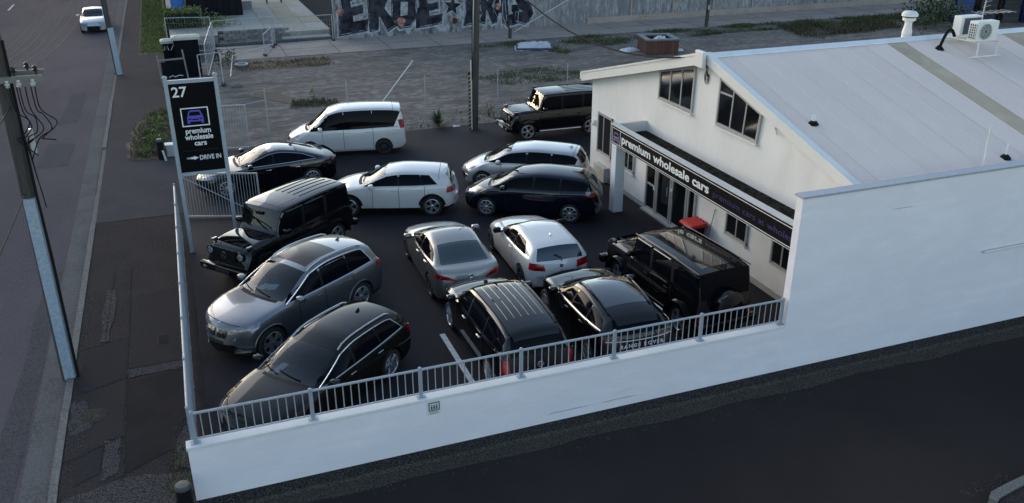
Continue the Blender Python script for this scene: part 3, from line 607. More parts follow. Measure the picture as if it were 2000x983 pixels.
# notice on the low wall
t = thing('wall_notice', 'small green framed notice fixed to the low white wall', 'sign', (3.7, 13.99, .95))
b = MB(); b.box(3.57, 3.82, 13.985, 13.996, .80, 1.085); b.build('plate', mat('notice white', (.62, .64, .62), .6), t)
b = MB()
for (x0, x1, z0, z1) in ((3.585, 3.805, 1.055, 1.072), (3.585, 3.805, .885, .902), (3.585, 3.602, .90, 1.06), (3.788, 3.805, .90, 1.06)): b.box(x0, x1, 13.980, 13.986, z0, z1)
for k in range(3): 
    x = 3.645+k*.05; b.box(x-.014, x+.014, 13.980, 13.986, .915, .985); b.cyl((x, 13.980, 1.005), (x, 13.986, 1.005), .014, n=8)
b.build('emblem', mat('notice green', (.012, .06, .04), .6), t)
b = MB()
for k in range(4): b.box(3.60, 3.79-.03*(k % 2), 13.982, 13.986, .81+k*.018, .816+k*.018)
b.build('lettering', mat('notice grey', (.2, .2, .2), .6), t)
# red-lidded bin by the entrance
t = thing('wheelie_bin', 'dark wheelie bin with a bright red lid against the showroom wall', 'bin', (13.62, 20.75, 0))
b = MB(); x, y = 13.62, 20.75
b.add([(x+sx*w_, y+sy*l_, z) for z, w_, l_ in ((.08, .19, .22), (.78, .24, .28)) for sx, sy in ((-1, -1), (1, -1), (1, 1), (-1, 1))], [(0, 3, 2, 1), (4, 5, 6, 7), (0, 1, 5, 4), (1, 2, 6, 5), (2, 3, 7, 6), (3, 0, 4, 7)]); b.build('body', m_blackp, t)
b = MB(); lidp = [(-.28, .78), (-.29, .82), (-.21, .87), (.22, .90), (.28, .85), (.27, .79)]
b.prism(lidp, y-.31, y+.31, lambda u, v, d: (x+u, d, v)); ld = b.build('lid', mat('bin lid red', (.55, .016, .018), .45), t)
b = MB()
for k in range(4): b.box(x+.25, x+.31, y-.27+k*.16, y-.21+k*.16, .83, .91)
b.build('hinge', mat('bin lid red', (.55, .016, .018), .45), ld)
for s_ in (-1, 1):
    b = MB(); b.cyl((x+.2, y+s_*.24, .1), (x+.2, y+s_*.3, .1), .1, n=14); b.build('wheel', m_blackp, t)
t = thing('leaning_broom', 'thin broom leaning on the showroom wall behind the red-lidded bin', 'broom', (13.85, 20.25, 0))
b = MB(); b.tube([(13.8, 20.3, .1), (13.965, 20.2, 1.42)], .012, 6); b.build('handle', m_wood, t)
b = MB(); b.box(13.72, 13.86, 20.15, 20.45, .0, .1); b.build('head', m_blackp, t)
# ================================================================= railings, gates, sign, poles
def railing(name, label, p0, p1, posts, z0, z1, nb, post_top, group=None, base=True, sq=.035):
    """posts, top pipe, bottom rail and balusters between two points"""
    p0, p1 = Vector((*p0, 0)), Vector((*p1, 0)); L = (p1-p0).length; d = (p1-p0)/L; ang = math.degrees(math.atan2(d.y, d.x))
    t = thing(name, label, 'railing', (p0.x, p0.y, z0), ang, group)
    for k in range(posts):
        x = L*k/(posts-1); b = MB(); b.bevbox(x-sq, x+sq, -sq*.8, sq*.8, 0, post_top-z0, .006); ps = b.build('post', m_galv, t, True)
        if base: b = MB(); b.box(x-sq-.05, x+sq+.05, -sq-.02, sq+.02, -.004, .014); b.build('base_plate', m_galv, ps, True)
        b = MB(); b.lathe([(sq*1.0, 0), (sq*1.1, .012), (sq*.7, .03), (0, .036)], 10, Matrix.Translation((x, 0, post_top-z0))); b.build('cap', m_galv, ps, True, True)
    b = MB(); b.cyl((0, 0, z1-z0), (L, 0, z1-z0), .026, n=10); b.build('top_rail', m_galv2, t, True, True)
    b = MB(); b.box(0, L, -.014, .014, .075, .10); b.build('bottom_rail', m_galv2, t, True)
    q = MB(); q.cyl((0, 0, .09), (0, 0, z1-z0), .0105, n=6, cap=False); me = q.mesh('baluster', m_galv2, True)
    for k in range(posts-1):
        for i in range(1, nb+1):
            link('baluster', me, t, (L*(k+i/(nb+1))/(posts-1), 0, 0))
    return t
railing('wall_railing', 'galvanised railing with upright bars on top of the low white wall', (-.66, 14.11), (11.76, 14.11), 7, 1.165, 1.775, 13, 1.80)
railing('side_fence', 'galvanised upright bar fence along the footpath beside the parked cars', (-.72, 14.3), (-.62, 26.9), 8, .05, 1.76, 17, 1.80, base=False, sq=.03)
def bar_gate(name, label, p0, p1, z0, z1, n, brace=True):
    p0, p1 = Vector((*p0, 0)), Vector((*p1, 0)); L = (p1-p0).length; d = p1-p0
    t = thing(name, label, 'gate', (p0.x, p0.y, 0), math.degrees(math.atan2(d.y, d.x)), 'bar gates at the driveway')
    b = MB()
    for x in (0, L): b.box(x-.025, x+.025, -.02, .02, z0-.02, z1+.02)
    for z in (z0, z1): b.box(.025, L-.025, -.018, .018, z-.022, z+.022)
    b.build('frame', m_galv2, t, True)
    if brace: b = MB(); b.tube([(.03, -.024, z1-.1), (L-.05, -.024, z0+.05)], .014, 6); b.build('brace', m_galv2, t, True)
    q = MB(); q.cyl((0, 0, z0), (0, 0, z1), .0095, n=6, cap=False); me = q.mesh('bar', m_galv2, True)
    for i in range(1, n): link('bar', me, t, (L*i/n, 0, 0))
    return t
bar_gate('driveway_gate', 'galvanised bar gate standing open beside the black jeep and the pylon sign', (-.42, 28.75), (1.86, 27.95), .06, 1.52, 26)
bar_gate('driveway_gate', 'galvanised bar gate at the far side of the driveway behind the pylon sign', (.25, 36.25), (2.25, 35.85), .08, 1.82, 20, False)
# pylon sign
ps = thing('pylon_sign', 'tall black pylon sign with white number 27 in a galvanised frame', 'sign', (.28, 25.83, 0))
SXL, SXR = -.39, .93
for x in (SXL, SXR):
    b = MB(); b.bevbox(x-.055, x+.055, 25.775, 25.885, -.05, 5.20, .008); po = b.build('post', m_galv, ps)
    b = MB(); b.lathe([(.07, 0), (.07, .03), (.03, .06), (0, .065)], 10, Matrix.Translation((x, 25.83, 5.2))); b.build('cap', m_galv, po, False, True)
b = MB(); b.box(SXL+.055, SXR-.055, 25.79, 25.87, 5.03, 5.13); b.build('cross_beam', m_galv, ps)
b = MB(); b.box(SXL+.055, SXR-.055, 25.79, 25.87, 2.37, 2.47); b.build('cross_beam', m_galv, ps)
b = MB(); b.box(SXL+.055, SXR-.055, 25.80, 25.84, 2.47, 5.03); b.build('panel', m_signk, ps)
yf = 25.798
X_, Z_ = (1, 0, 0), (0, 0, 1)
text_mesh('lettering', '27', .40, m_signw, ps, (-.27, yf, 4.66), X_, Z_, bold=.006, width=.40)
for n_, (tx, z, x0, w_) in enumerate((('premium', 3.60, -.06, .68), ('wholesale', 3.42, -.10, .76), ('cars', 3.24, .13, .33))):
    text_mesh('lettering', tx, .21, m_signw, ps, (x0, yf, z), X_, Z_, bold=.005, width=w_)
text_mesh('lettering', 'DRIVE IN', .19, m_signw, ps, (.22, yf, 2.81), X_, Z_, bold=.003, width=.58)
b = MB()
for P_ in ([(-.02, 2.85), (.06, 2.85), (.06, 2.82), (.19, 2.88), (.06, 2.94), (.06, 2.91), (-.02, 2.91)], [(-.06, 2.855), (-.035, 2.855), (-.035, 2.905), (-.06, 2.905)], [(-.10, 2.855), (-.08, 2.855), (-.08, 2.905), (-.10, 2.905)], [(-.13, 2.855), (-.12, 2.855), (-.12, 2.905), (-.13, 2.905)]):
    b.prism(P_, yf-.004, yf+.001, lambda u, v, d: (u, d, v))
b.build('arrow', m_signw, ps)
b = MB()
for (x0, x1, z0, z1) in ((-.12, .62, 4.305, 4.335), (-.12, .62, 3.80, 3.83), (-.12, -.09, 3.83, 4.305), (.59, .62, 3.83, 4.305)): b.box(x0, x1, yf-.004, yf+.001, z0, z1)
b.build('logo_frame', m_signw, ps)
car_logo(lambda u, v, d: (.25+u, yf-d, 3.88+v), m_purple, ps, m_signk, .44)
b = MB(); b.box(-.2, .75, yf-.003, yf+.001, 3.095, 3.10); b.build('divider', mat('sign divider', (.03, .03, .05), .5), ps)
# chain fence posts behind the yard
for i, x in enumerate((3.1, 6.4, 9.76, 13.07, 16.43)):
    t = thing('fence_post', ['thin galvanised fence post at the far gate', 'thin galvanised fence post behind the white people carrier roof', 'thin galvanised fence post beside the dark spiky plant', 'thin galvanised fence post left of the rear jeep', 'thin galvanised fence post behind the rear jeep roof'][i], 'post', (x, 36.22, 0), 0, 'fence posts along the back of the yard')
    b = MB(); b.cyl((x, 36.22, -.05), (x, 36.22, 2.32), .026, n=8); b.build('pipe', m_galv2, t, smooth=True)
    b = MB(); b.lathe([(.03, 0), (.03, .015), (0, .03)], 8, Matrix.Translation((x, 36.22, 2.32))); b.build('cap', m_galv2, t)
t = thing('strand_wire', 'thin wires strung between the posts behind the yard', 'wire', (3.1, 36.22, 0))
for z in (.35, 1.2, 2.2):
    b = MB(); b.tube([(3.1+k*3.335, 36.22, z-.03*(k % 2)) for k in range(5)], .0035, 4); b.build('wire_strand', m_galv2, t)
b = MB(); b.tube([(2.25, 36.0, 1.8), (3.1, 36.22, 1.86)], .02, 6); tag(b.build('gate_stay', m_galv2), 'short galvanised pipe joining the far gate to its post', 'pipe')
# roadside utility pole with its steel guard and cross arm
up = thing('utility_pole', 'roadside timber power pole clad in pale steel with a cross arm', 'power pole', (-3.24, 19.5, 0))
b = MB(); b.cyl((-3.3, 19.6, -.1), (-3.22, 19.56, 9.5), .17, .125, 14); b.build('pole_shaft', m_wood, up, smooth=True)
m_sheath = mat('steel guard', (.24, .29, .36), .5, .1, noise=(2.5, (.25, .31, .39), .6), noise2=(14, (.34, .40, .47), .3))
b = MB()                                                    # folded channel guard
pr = [(-.05, .10), (-.115, -.02), (-.105, -.13), (.105, -.13), (.125, -.02), (.06, .10)]
for z0, z1 in ((-.02, 4.28),):
    b.add([(-3.27+x*1.02+.012*z/4, 19.50+y, z) for z in (z0, z1) for x, y in pr], [(i, (i+1) % 6, 6+(i+1) % 6, 6+i) for i in range(6)]+[(5, 4, 3, 2, 1, 0), (6, 7, 8, 9, 10, 11)])
b.build('steel_guard', m_sheath, up)
for k in range(9):
    for sx in (-.07, .08):
        q = MB(); z = .25+k*.46; q.cyl((-3.27+sx+.012*z/4, 19.372, z), (-3.27+sx+.012*z/4, 19.355, z), .014, n=6); q.build('bolt', m_galv2, up)
b = MB(); b.tube([(-3.10, 19.42, .0), (-3.08, 19.42, 3.0), (-3.1, 19.42, 4.4), (-3.08, 19.42, 7.5)], .03, 6); b.build('cable_conduit', m_blackp, up)
m_arm = mat('weathered arm timber', (.20, .19, .175), .9, noise=(4, (.12, .115, .11), .6), stretch=(1, 4, 4))
b = MB(); b.box(-4.5, -2.52, 19.34, 19.44, 6.68, 6.80); arm = b.build('cross_arm', m_arm, up)
b = MB(); b.box(-4.5, -2.52, 19.74, 19.84, 6.72, 6.83); b.build('cross_arm', m_arm, up)
m_ins = mat('insulator', (.02, .018, .018), .3); m_insw = mat('pale insulator', (.45, .45, .44), .3)
INS = []
for k in range(6):
    x = -2.62-k*.19; q = MB()
    q.lathe([(.02, 0), (.02, .06), (.05, .07), (.055, .10), (.03, .115), (.045, .13), (.045, .16), (.02, .18), (0, .19)], 10, Matrix.Translation((x, 19.39+(k % 2)*.4, 6.81))); q.build('insulator', m_ins, arm, False, True); INS.append((x, 19.39+(k % 2)*.4, 6.98))
for x in (-2.7, -2.95, -3.15):
    q = MB(); q.lathe([(.03, 0), (.035, -.03), (.02, -.05), (.05, -.06), (.05, -.09), (.02, -.10), (.045, -.12), (.02, -.15)], 10, Matrix.Translation((x, 19.32, 6.74))); q.build('fuse_holder', m_insw, arm, False, True)
rr = random.Random(4)
def smoothpath(P, n=6):
    out = []
    for i in range(len(P)-1):
        p0, p1, p2, p3 = P[max(i-1, 0)], P[i], P[i+1], P[min(i+2, len(P)-1)]
        for k in range(n):
            t = k/n; out.append(.5*((2*p1)+(p2-p0)*t+(2*p0-5*p1+4*p2-p3)*t*t+(3*p1-p0-3*p2+p3)*t**3))
    return out+[P[-1]]
def sagwire(b, p, q, sag, r=.008, n=14):
    p, q = Vector(p), Vector(q); b.tube([p.lerp(q, k/n)-Vector((0, 0, 4*sag*(k/n)*(1-k/n))) for k in range(n+1)], r, 5)
for k, (x0, x1, dz) in enumerate(((-2.75, -3.02, -1.5), (-2.95, -3.0, -1.7), (-3.12, -2.88, -1.4), (-2.68, -2.5, -1.1), (-3.0, -2.95, -2.5), (-2.85, -3.1, -1.2))):
    b = MB(); p0 = Vector((x0, 19.3, 6.6)); b.tube(smoothpath([p0, p0+Vector((.02, -.02, -.45)), p0+Vector((.12+.05*k % .2, -.06, -.55-.06*k)), p0+Vector((.22-.08*k, -.05, -.85-.05*k)), p0+Vector((-.05, -.02, -1.05)), p0+Vector((x1-x0, 0, dz))]), .012, 5); b.build('jumper_lead', m_blackp, arm)
b = MB(); b.box(-2.98, -2.90, 19.32, 19.40, 5.25, 5.75); b.build('link_box', m_insw, up)
# second roadside pole
fp = thing('far_utility_pole', 'timber power pole with pale steel guard farther up the road by the parked sedan', 'power pole', (-3.05, 52.7, 0))
b = MB(); b.cyl((-3.1, 52.8, -.1), (-3.35, 52.8, 9.5), .16, .12, 12); b.build('pole_shaft', m_wood, fp, smooth=True)
b = MB(); b.add([(-3.05+x*1.2-.026*z, 52.68+y, z) for z in (-.02, 2.5) for x, y in pr], [(i, (i+1) % 6, 6+(i+1) % 6, 6+i) for i in range(6)]+[(5, 4, 3, 2, 1, 0), (6, 7, 8, 9, 10, 11)]); b.build('steel_guard', m_sheath, fp)
b = MB(); b.box(-4.4, -2.2, 52.6, 52.7, 7.9, 8.02); fa = b.build('cross_arm', m_arm, fp)
wl = thing('power_lines', 'dark overhead wires running up the road from the near pole', 'wire', (-3, 20, 7))
for k, (x0, y0, z0) in enumerate(INS):
    b = MB(); sagwire(b, (x0, y0, z0), (-2.35-k*.38, 52.65, 8.1), 1.15, .010, 18); b.build('wire', m_blackp, wl)
b = MB(); sagwire(b, (-3.2, 19.4, 6.2), (-4.9, 2, 5.5), .3, .012); b.build('wire', m_blackp, wl)
b = MB(); sagwire(b, (-3.3, 19.4, 4.4), (-4.1, 5, 4.0), .2, .012); b.build('wire', m_blackp, wl)
# pole behind the yard
mp = thing('yard_pole', 'tall timber pole behind the yard with a yellow and black hazard strip', 'power pole', (11.72, 35.45, 0))
b = MB(); b.cyl((11.72, 35.5, -.1), (12.05, 35.5, 9.5), .155, .12, 14); b.build('pole_shaft', m_wood, mp, smooth=True)
b = MB(); b.box(11.545, 11.585, 35.36, 35.40, 0, 3.0); b.tube([(11.62, 35.36, 2.9), (11.75, 35.37, 6.0), (11.9, 35.37, 9.0)], .022, 6); b.build('conduit', mat('conduit white', (.55, .55, .54), .6), mp)
b = MB(); b.tube([(11.60, 35.34, 2.2), (11.66, 35.34, 5.0), (11.8, 35.36, 9.0)], .022, 6); b.build('black_cable', m_blackp, mp)
m_hy = mat('hazard yellow', (.33, .30, .16), .6)
for k in range(14):
    b = MB(); z = .06+k*.17; b.add([(11.44, 35.345, z), (11.53, 35.345, z+.07), (11.53, 35.345, z+.15), (11.44, 35.345, z+.08), (11.44, 35.36, z), (11.53, 35.36, z+.07), (11.53, 35.36, z+.15), (11.44, 35.36, z+.08)], [(0, 1, 2, 3), (7, 6, 5, 4), (0, 4, 5, 1), (2, 6, 7, 3)]); b.build('hazard_stripe', m_hy, mp)
b = MB(); b.box(11.435, 11.535, 35.352, 35.375, .02, 2.5); b.build('hazard_board', m_blackp, mp)
cb = thing('service_cable', 'thick black cable sagging from the yard pole to the gable of the showroom', 'cable', (13.9, 21.3, 5.4))
b = MB(); sagwire(b, (13.80, 21.45, 5.62), (12.0, 35.4, 7.6), 1.35, .025, 24); b.build('cable', m_blackp, cb)
b = MB(); b.tube([(13.80, 21.45, 5.62), (13.84, 21.3, 5.64), (13.9, 21.22, 5.5), (13.93, 21.2, 5.2), (13.96, 21.2, 5.08)], .02, 6); b.build('drop_lead', m_blackp, cb)
for (x, y, h, r, lab) in ((35.4, 54.5, 8, .13, 'grey timber pole standing in the grass before the far wall'), (20.8, 55.2, 1.15, .12, 'short cut-off timber post in front of the painted wall')):
    t = thing('timber_post', lab, 'post', (x, y, 0)); b = MB(); b.cyl((x, y, -.1), (x+.01*h, y, h), r, r*.9, 10); b.build('shaft', m_wood, t, smooth=True)
    b = MB(); b.box(x-r*.5, x+r*.5, y-r-.015, y-r*.8, min(h, 2)*.6, min(h, 2)*.75); b.build('tag_plate', m_galv2, t)
m_stay = mat('pale stay pipe', (.48, .47, .45), .6)
for p0, p1, lab in (((8.69, 39.0, .89), (10.6, 41.5, 1.85), 'pale slanting pipe rising behind the white people carrier'), ((22.31, 57.3, .21), (27.0, 57.3, 2.5), 'pale slanting stay pipe against the grey wall')):
    t = thing('stay_pipe', lab, 'pipe', p0, 0, 'slanting stay pipes'); b = MB()
    p0, p1 = Vector(p0), Vector(p1); q0 = p0-(p1-p0)*.9 if p0.z > 1 else p0
    b.cyl(p0-(p1-p0)*(p0.z/(p1.z-p0.z)), p1, .03, n=8); b.build('pipe', m_stay, t, smooth=True)
    b = MB(); b.lathe([(.045, 0), (.045, .05), (0, .06)], 8, Matrix.Translation(p1)); b.build('end_cap', m_stay, t)
# bollards
def bollard(x, y, h, r, label, m):
    t = thing('bollard', label, 'bollard', (x, y, 0)); b = MB(); b.lathe([(r*1.05, -.05), (r, h*.85), (r*.95, h), (0, h+.015)], 14, Matrix.Translation((x, y, 0))); b.build('post', m, t, smooth=True)
    b = MB(); b.lathe([(r*1.1, h*.9), (r*1.1, h*.97), (r*.9, h*1.03), (0, h*1.04)], 14, Matrix.Translation((x, y, 0))); b.build('cap', mat('bollard cap', (.05, .055, .055), .6), t, smooth=True)
bollard(-1.1, 35.75, .78, .12, 'dark round bollard at the edge of the roadside weed bed', m_blackp)
bollard(-.98, 13.72, .62, .13, 'black bollard beside the left end of the low white wall', m_blackp)
t = thing('meter_pedestal', 'small pale service box behind the bollard beside the sign', 'box', (-.75, 36.1, 0))
b = MB(); b.bevbox(-.9, -.6, 35.9, 36.2, 0, .45, .02); b.build('box', m_galv2, t); b = MB(); b.bevbox(-.93, -.57, 35.87, 36.23, .45, .5, .01); b.build('lid', m_trimw, t)
t = thing('marker_stake', 'short white marker stake next to the roadside bollard', 'stake', (-.92, 35.5, 0))
b = MB(); b.cyl((-.95, 35.45, 0), (-1.02, 35.4, .42), .035, n=8); b.build('stake', m_trimw, t)
t = thing('marker_stake', 'pale stake lying in the grass by the end of the low wall', 'stake', (-.86, 13.85, 0))
b = MB(); b.cyl((-.88, 13.8, 0), (-.92, 13.9, .35), .025, n=8); b.build('stake', m_galv2, t)
# ================================================================= far side: painted wall, yard, rubbish
gw = thing('painted_wall', 'long grey concrete wall with black and silver graffiti behind the lot', 'wall', (9.9, 58.7, 0))
m_gw = mat('stained concrete wall', (.24, .24, .25), .9, noise=(.55, (.085, .086, .092), .2), noise2=(1.6, (.36, .365, .38), .25), noise3=(6, (.15, .15, .155), .2), stretch=(1.5, 1, .3), bump=(8, .4))
b = MB(); b.box(9.9, 90, 58.7, 59.0, -.1, 5.2); b.build('wall_face', m_gw, gw)
b = MB(); b.box(28, 90, 58.55, 58.698, -.1, .42); b.build('wall_footing', m_conc2, gw)
for x in (31.5, 35.0, 38.5, 42, 45.5, 49, 52.5):
    b = MB(); b.box(x, x+.14, 58.62, 58.699, -.05, 5.2); b.build('pilaster', m_conc2, gw)
m_silver = mat('graffiti silver', (.40, .41, .44), .6, noise=(2.5, (.20, .21, .235), .25))
m_gblack = mat('graffiti black', (.010, .010, .016), .7, noise=(1.4, (.045, .047, .06), .2), spec=.1)
m_gline = mat('graffiti pale line', (.42, .46, .52), .6, noise=(1.5, (.03, .03, .05), .12))
m_gpink = mat('graffiti pink', (.50, .22, .17), .7, noise=(4, (.10, .05, .05), .2))
# wash behind the letters, then letters as strokes: (x, z) in letter boxes
b = MB(); pts = [(9.95, .05)]+[(9.95+i*.6, .03+.1*math.sin(i*1.7)) for i in range(1, 23)]+[(23.7, .3), (23.8, 2.4), (23.5, 3.3)]+[(23.5-i*.7, 3.3+.2*math.sin(i*2.1)) for i in range(1, 19)]+[(9.95, 3.3)]
b.prism(pts, 58.690, 58.699, lambda u, v, d: (u, d, v)); b.build('silver_wash', mat('graffiti wash', (.17, .178, .195), .7, noise=(.9, (.36, .37, .39), .2), noise2=(2.2, (.07, .072, .08), .2), stretch=(1.3, 1, .6)), gw)
SH = {
 'E': [[(.0, .0), (.95, .08), (1.0, .34), (.5, .30), (.5, .42), (.85, .46), (.85, .66), (.45, .62), (.42, .74), (.92, .80), (.9, 1.02), (.05, .95), (.12, .55), (.02, .5)]],
 'K': [[(.1, .0), (.42, .05), (.45, .36), (.75, -.02), (1.1, .12), (.68, .52), (1.0, .98), (.68, 1.05), (.42, .68), (.38, 1.02), (.05, .98)]],
 'O': [[(.3, .0), (.75, .02), (1.0, .3), (1.0, .7), (.75, 1.0), (.3, 1.02), (.02, .72), (.0, .3)]],
 'B': [[(.0, .0), (.7, .05), (.98, .25), (.78, .5), (.95, .78), (.65, 1.04), (.05, .98), (.12, .5)]],
 'R': [[(.0, .05), (.32, .0), (.38, .36), (.72, -.02), (1.05, .12), (.7, .46), (.95, .75), (.65, 1.03), (.05, 1.0)]],
 'A': [[(.0, .0), (.35, .05), (.45, .28), (.62, .28), (.68, .0), (1.02, .06), (.75, 1.02), (.32, 1.0)]],
 'G': [[(.3, .0), (.95, .08), (1.0, .56), (.55, .58), (.52, .40), (.66, .34), (.38, .30), (.32, .72), (.92, .76), (.85, 1.02), (.2, 1.0), (.0, .6), (.02, .25)]],
 'S': [[(.0, .12), (.7, .0), (1.05, .3), (.9, .58), (.45, .70), (.95, .78), (.9, 1.02), (.2, 1.0), (.0, .72), (.2, .46), (.55, .36), (.05, .36)]],
}
INNER = {'O': [(.35, .32), (.62, .34), (.66, .66), (.38, .68)], 'B': [(.38, .60), (.58, .64), (.56, .80), (.40, .80)], 'R': [(.40, .60), (.58, .64), (.56, .80), (.40, .78)], 'A': [(.46, .48), (.6, .48), (.56, .72), (.48, .72)]}
LET = [('E', 10.15, .2, 2.0, 3.0), ('K', 12.0, .35, 1.9, 2.9), ('O', 13.7, .45, 1.75, 2.6), ('E', 15.35, .4, 1.9, 2.6), ('B', 18.7, .35, 1.45, 2.9), ('R', 19.85, .4, 1.35, 2.6), ('A', 20.75, .35, 1.15, 2.6), ('G', 21.5, .1, 1.3, 2.7), ('S', 22.4, .15, 1.4, 2.6)]
for k, (ch, x, z, w_, h) in enumerate(LET):
    sh = .10
    def F(u, v, d, e=0): return (x+u*w_+sh*v*h*.15, d, z+v*h)
    for P_ in SH[ch]:
        cx = sum(p[0] for p in P_)/len(P_); cz = sum(p[1] for p in P_)/len(P_)
        big = []
        for i, p in enumerate(P_):
            a_, c2 = Vector(P_[i-1]), Vector(P_[(i+1) % len(P_)]); p = Vector(p); n1 = (p-a_).normalized(); n2 = (c2-p).normalized(); n_ = Vector((n1.y+n2.y, -(n1.x+n2.x)))
            n_ = n_.normalized() if n_.length > .01 else Vector((0, 0)); q_ = p+Vector((n_.x*.16/w_, n_.y*.16/h)); big.append((q_.x, q_.y))
        b = MB(); b.prism(big, 58.686-.0006*k, 58.689, lambda u, v, d: F(u, v, d)); b.build('graffiti_outline', m_silver, gw)
        b = MB(); b.prism(P_, 58.680-.0006*k, 58.685, lambda u, v, d: F(u, v, d)); lt_ = b.build('graffiti_letter', m_gblack, gw)
        b = MB(); b.tube([Vector(F(u*.93+.035, v*.93+.035, 58.672)) for u, v in (P_+[P_[0]])], .022, 4); b.build('inner_line', m_gline, lt_)
    if ch in INNER: b = MB(); b.prism(INNER[ch], 58.672, 58.678, lambda u, v, d: F(u, v, d)); b.build('graffiti_inner', m_silver, gw)
def star(cx, cz, r): return [(cx+(r if i % 2 == 0 else r*.42)*math.sin(i*math.pi/5+.15), cz+(r if i % 2 == 0 else r*.42)*math.cos(i*math.pi/5+.15)) for i in range(10)]
b = MB(); b.prism(star(17.95, 1.75, .85), 58.684, 58.689, lambda u, v, d: (u, d, v)); b.build('graffiti_outline', m_silver, gw)
b = MB(); b.prism(star(17.95, 1.75, .66), 58.678, 58.683, lambda u, v, d: (u, d, v)); b.build('graffiti_star', m_gblack, gw)
for x, z, r in ((10.35, 1.75, .24), (14.35, .9, .3), (19.0, 2.45, .3), (21.2, 1.55, .22), (22.7, 2.35, .2), (18.1, .75, .28)):
    b = MB(); b.prism([(x+r*math.cos(a_)*(1+.25*math.sin(3*a_)), z+r*math.sin(a_)) for a_ in [i*math.pi/6 for i in range(12)]], 58.668, 58.676, lambda u, v, d: (u, d, v)); b.build('graffiti_blob', m_gpink, gw)
b = MB(); b.prism([(18.1+.2*math.cos(a_), .75+.2*math.sin(a_)) for a_ in [i*math.pi/6 for i in range(12)]], 58.660, 58.667, lambda u, v, d: (u, d, v)); b.build('graffiti_eye', m_gblack, gw)
# raised concrete yard left of the wall, with a block retaining wall
m_slab = mat('old slab', (.26, .25, .22), .9, noise=(.4, (.17, .165, .16), .6), noise2=(5, (.33, .31, .26), .25), bump=(12, .3))
m_slab2 = mat('pale slab', (.34, .33, .30), .9, noise=(.6, (.25, .245, .225), .6), bump=(12, .3))
cy = thing('concrete_yard', None, None, (3, 60, 0)); cy['kind'] = 'structure'
b = MB(); b.box(-.2, 9.9, 60.6, 110, -.1, .44); b.build('yard_base', m_slab, cy)
rr = random.Random(12)
for i in range(5):
    for j in range(6):
        x0, y0 = 3.2+i*1.33, 61+j*2.6; b = MB(); b.bevbox(x0, x0+1.29, y0, y0+2.55, .43, .452+rr.uniform(0, .02), .006); b.build('paving_slab', rr.choice((m_slab, m_slab2, m_slab2, mat('ochre slab', (.30, .26, .18), .9, noise=(.8, (.22, .2, .16), .6)))), cy)
b = MB(); b.box(6.6, 9.7, 59.25, 60.2, -.05, .2); b.build('step', m_slab2, cy)
b = MB(); b.box(6.8, 9.8, 60.2, 61.0, -.05, .46); b.build('step', m_slab, cy)
b = MB(); b.box(2.6, 9.9, 59.0, 59.25, -.05, .16); b.build('edge_kerb', mat('dark kerb', (.05, .05, .05), .9, noise=(2, (.09, .09, .09), .5)), cy)
rw = thing('block_retaining_wall', 'low retaining wall of grey stone blocks at the edge of the far concrete yard', 'wall', (2.6, 60, 0))
m_blk = mat('stone block', (.21, .205, .20), .9, noise=(2, (.12, .12, .12), .5), random_val=.25, bump=(10, .5))
q = MB(); q.bevbox(0, .50, 0, .22, 0, .185, .02); me = q.mesh('stone_block', m_blk)
for r_ in range(4):
    for i in range(8):
        x = 2.75+i*.52+(r_ % 2)*.26
        if x < 6.7: link('stone_block', me, rw, (x-2.6, .1+rr.uniform(-.02, .02)-.0, r_*.20-.03))
b = MB(); b.box(2.7, 6.75, 60.22, 60.45, -.05, .72); b.build('mortar_core', mat('mortar dark', (.03, .03, .03), .95), rw)
# gate pillars with cream caps
m_pil = mat('pillar dark paint', (.005, .0055, .009), .7, noise=(2, (.009, .010, .014), .4), spec=.05); m_capc = mat('pillar cap cream', (.44, .43, .36), .7, noise=(2, (.34, .335, .28), .5))
for x0, x1, y0, y1, h, lab in ((-.05, 1.2, 50.5, 51.3, 2.0, 'large dark blue gate pillar with a wide cream cap'), (-.62, .0, 51.35, 52.0, 1.72, 'small dark gate pillar with cream cap and white scrawl')):
    t = thing('gate_pillar', lab, 'pillar', ((x0+x1)/2, y0, 0), 0, 'gate pillars'); b = MB(); b.box(x0, x1, y0, y1, -.05, h); b.build('shaft', m_pil, t)
    b = MB(); b.add([(x0-.1, y0-.1, h), (x1+.1, y0-.1, h), (x1+.1, y1+.1, h), (x0-.1, y1+.1, h), (x0-.1, y0-.1, h+.12), (x1+.1, y0-.1, h+.12), (x1+.1, y1+.1, h+.12), (x0-.1, y1+.1, h+.12), (x0+.1, y0+.2, h+.2), (x1-.1, y0+.2, h+.2), (x1-.1, y1-.2, h+.2), (x0+.1, y1-.2, h+.2)],
        [(3, 2, 1, 0), (0, 1, 5, 4), (1, 2, 6, 5), (2, 3, 7, 6), (3, 0, 4, 7), (4, 5, 9, 8), (5, 6, 10, 9), (6, 7, 11, 10), (7, 4, 8, 11), (8, 9, 10, 11)]); b.build('cap', m_capc, t)
    if h < 1.9:
        b = MB(); zz = 1.35
        b.tube([(-.58, 51.34, zz), (-.52, 51.34, zz+.25), (-.45, 51.34, zz+.02), (-.38, 51.34, zz+.26), (-.33, 51.34, zz)], .02, 4); b.tube([(-.22, 51.34, zz), (-.05, 51.34, zz+.3)], .02, 4); b.build('scrawl', m_signw, t)
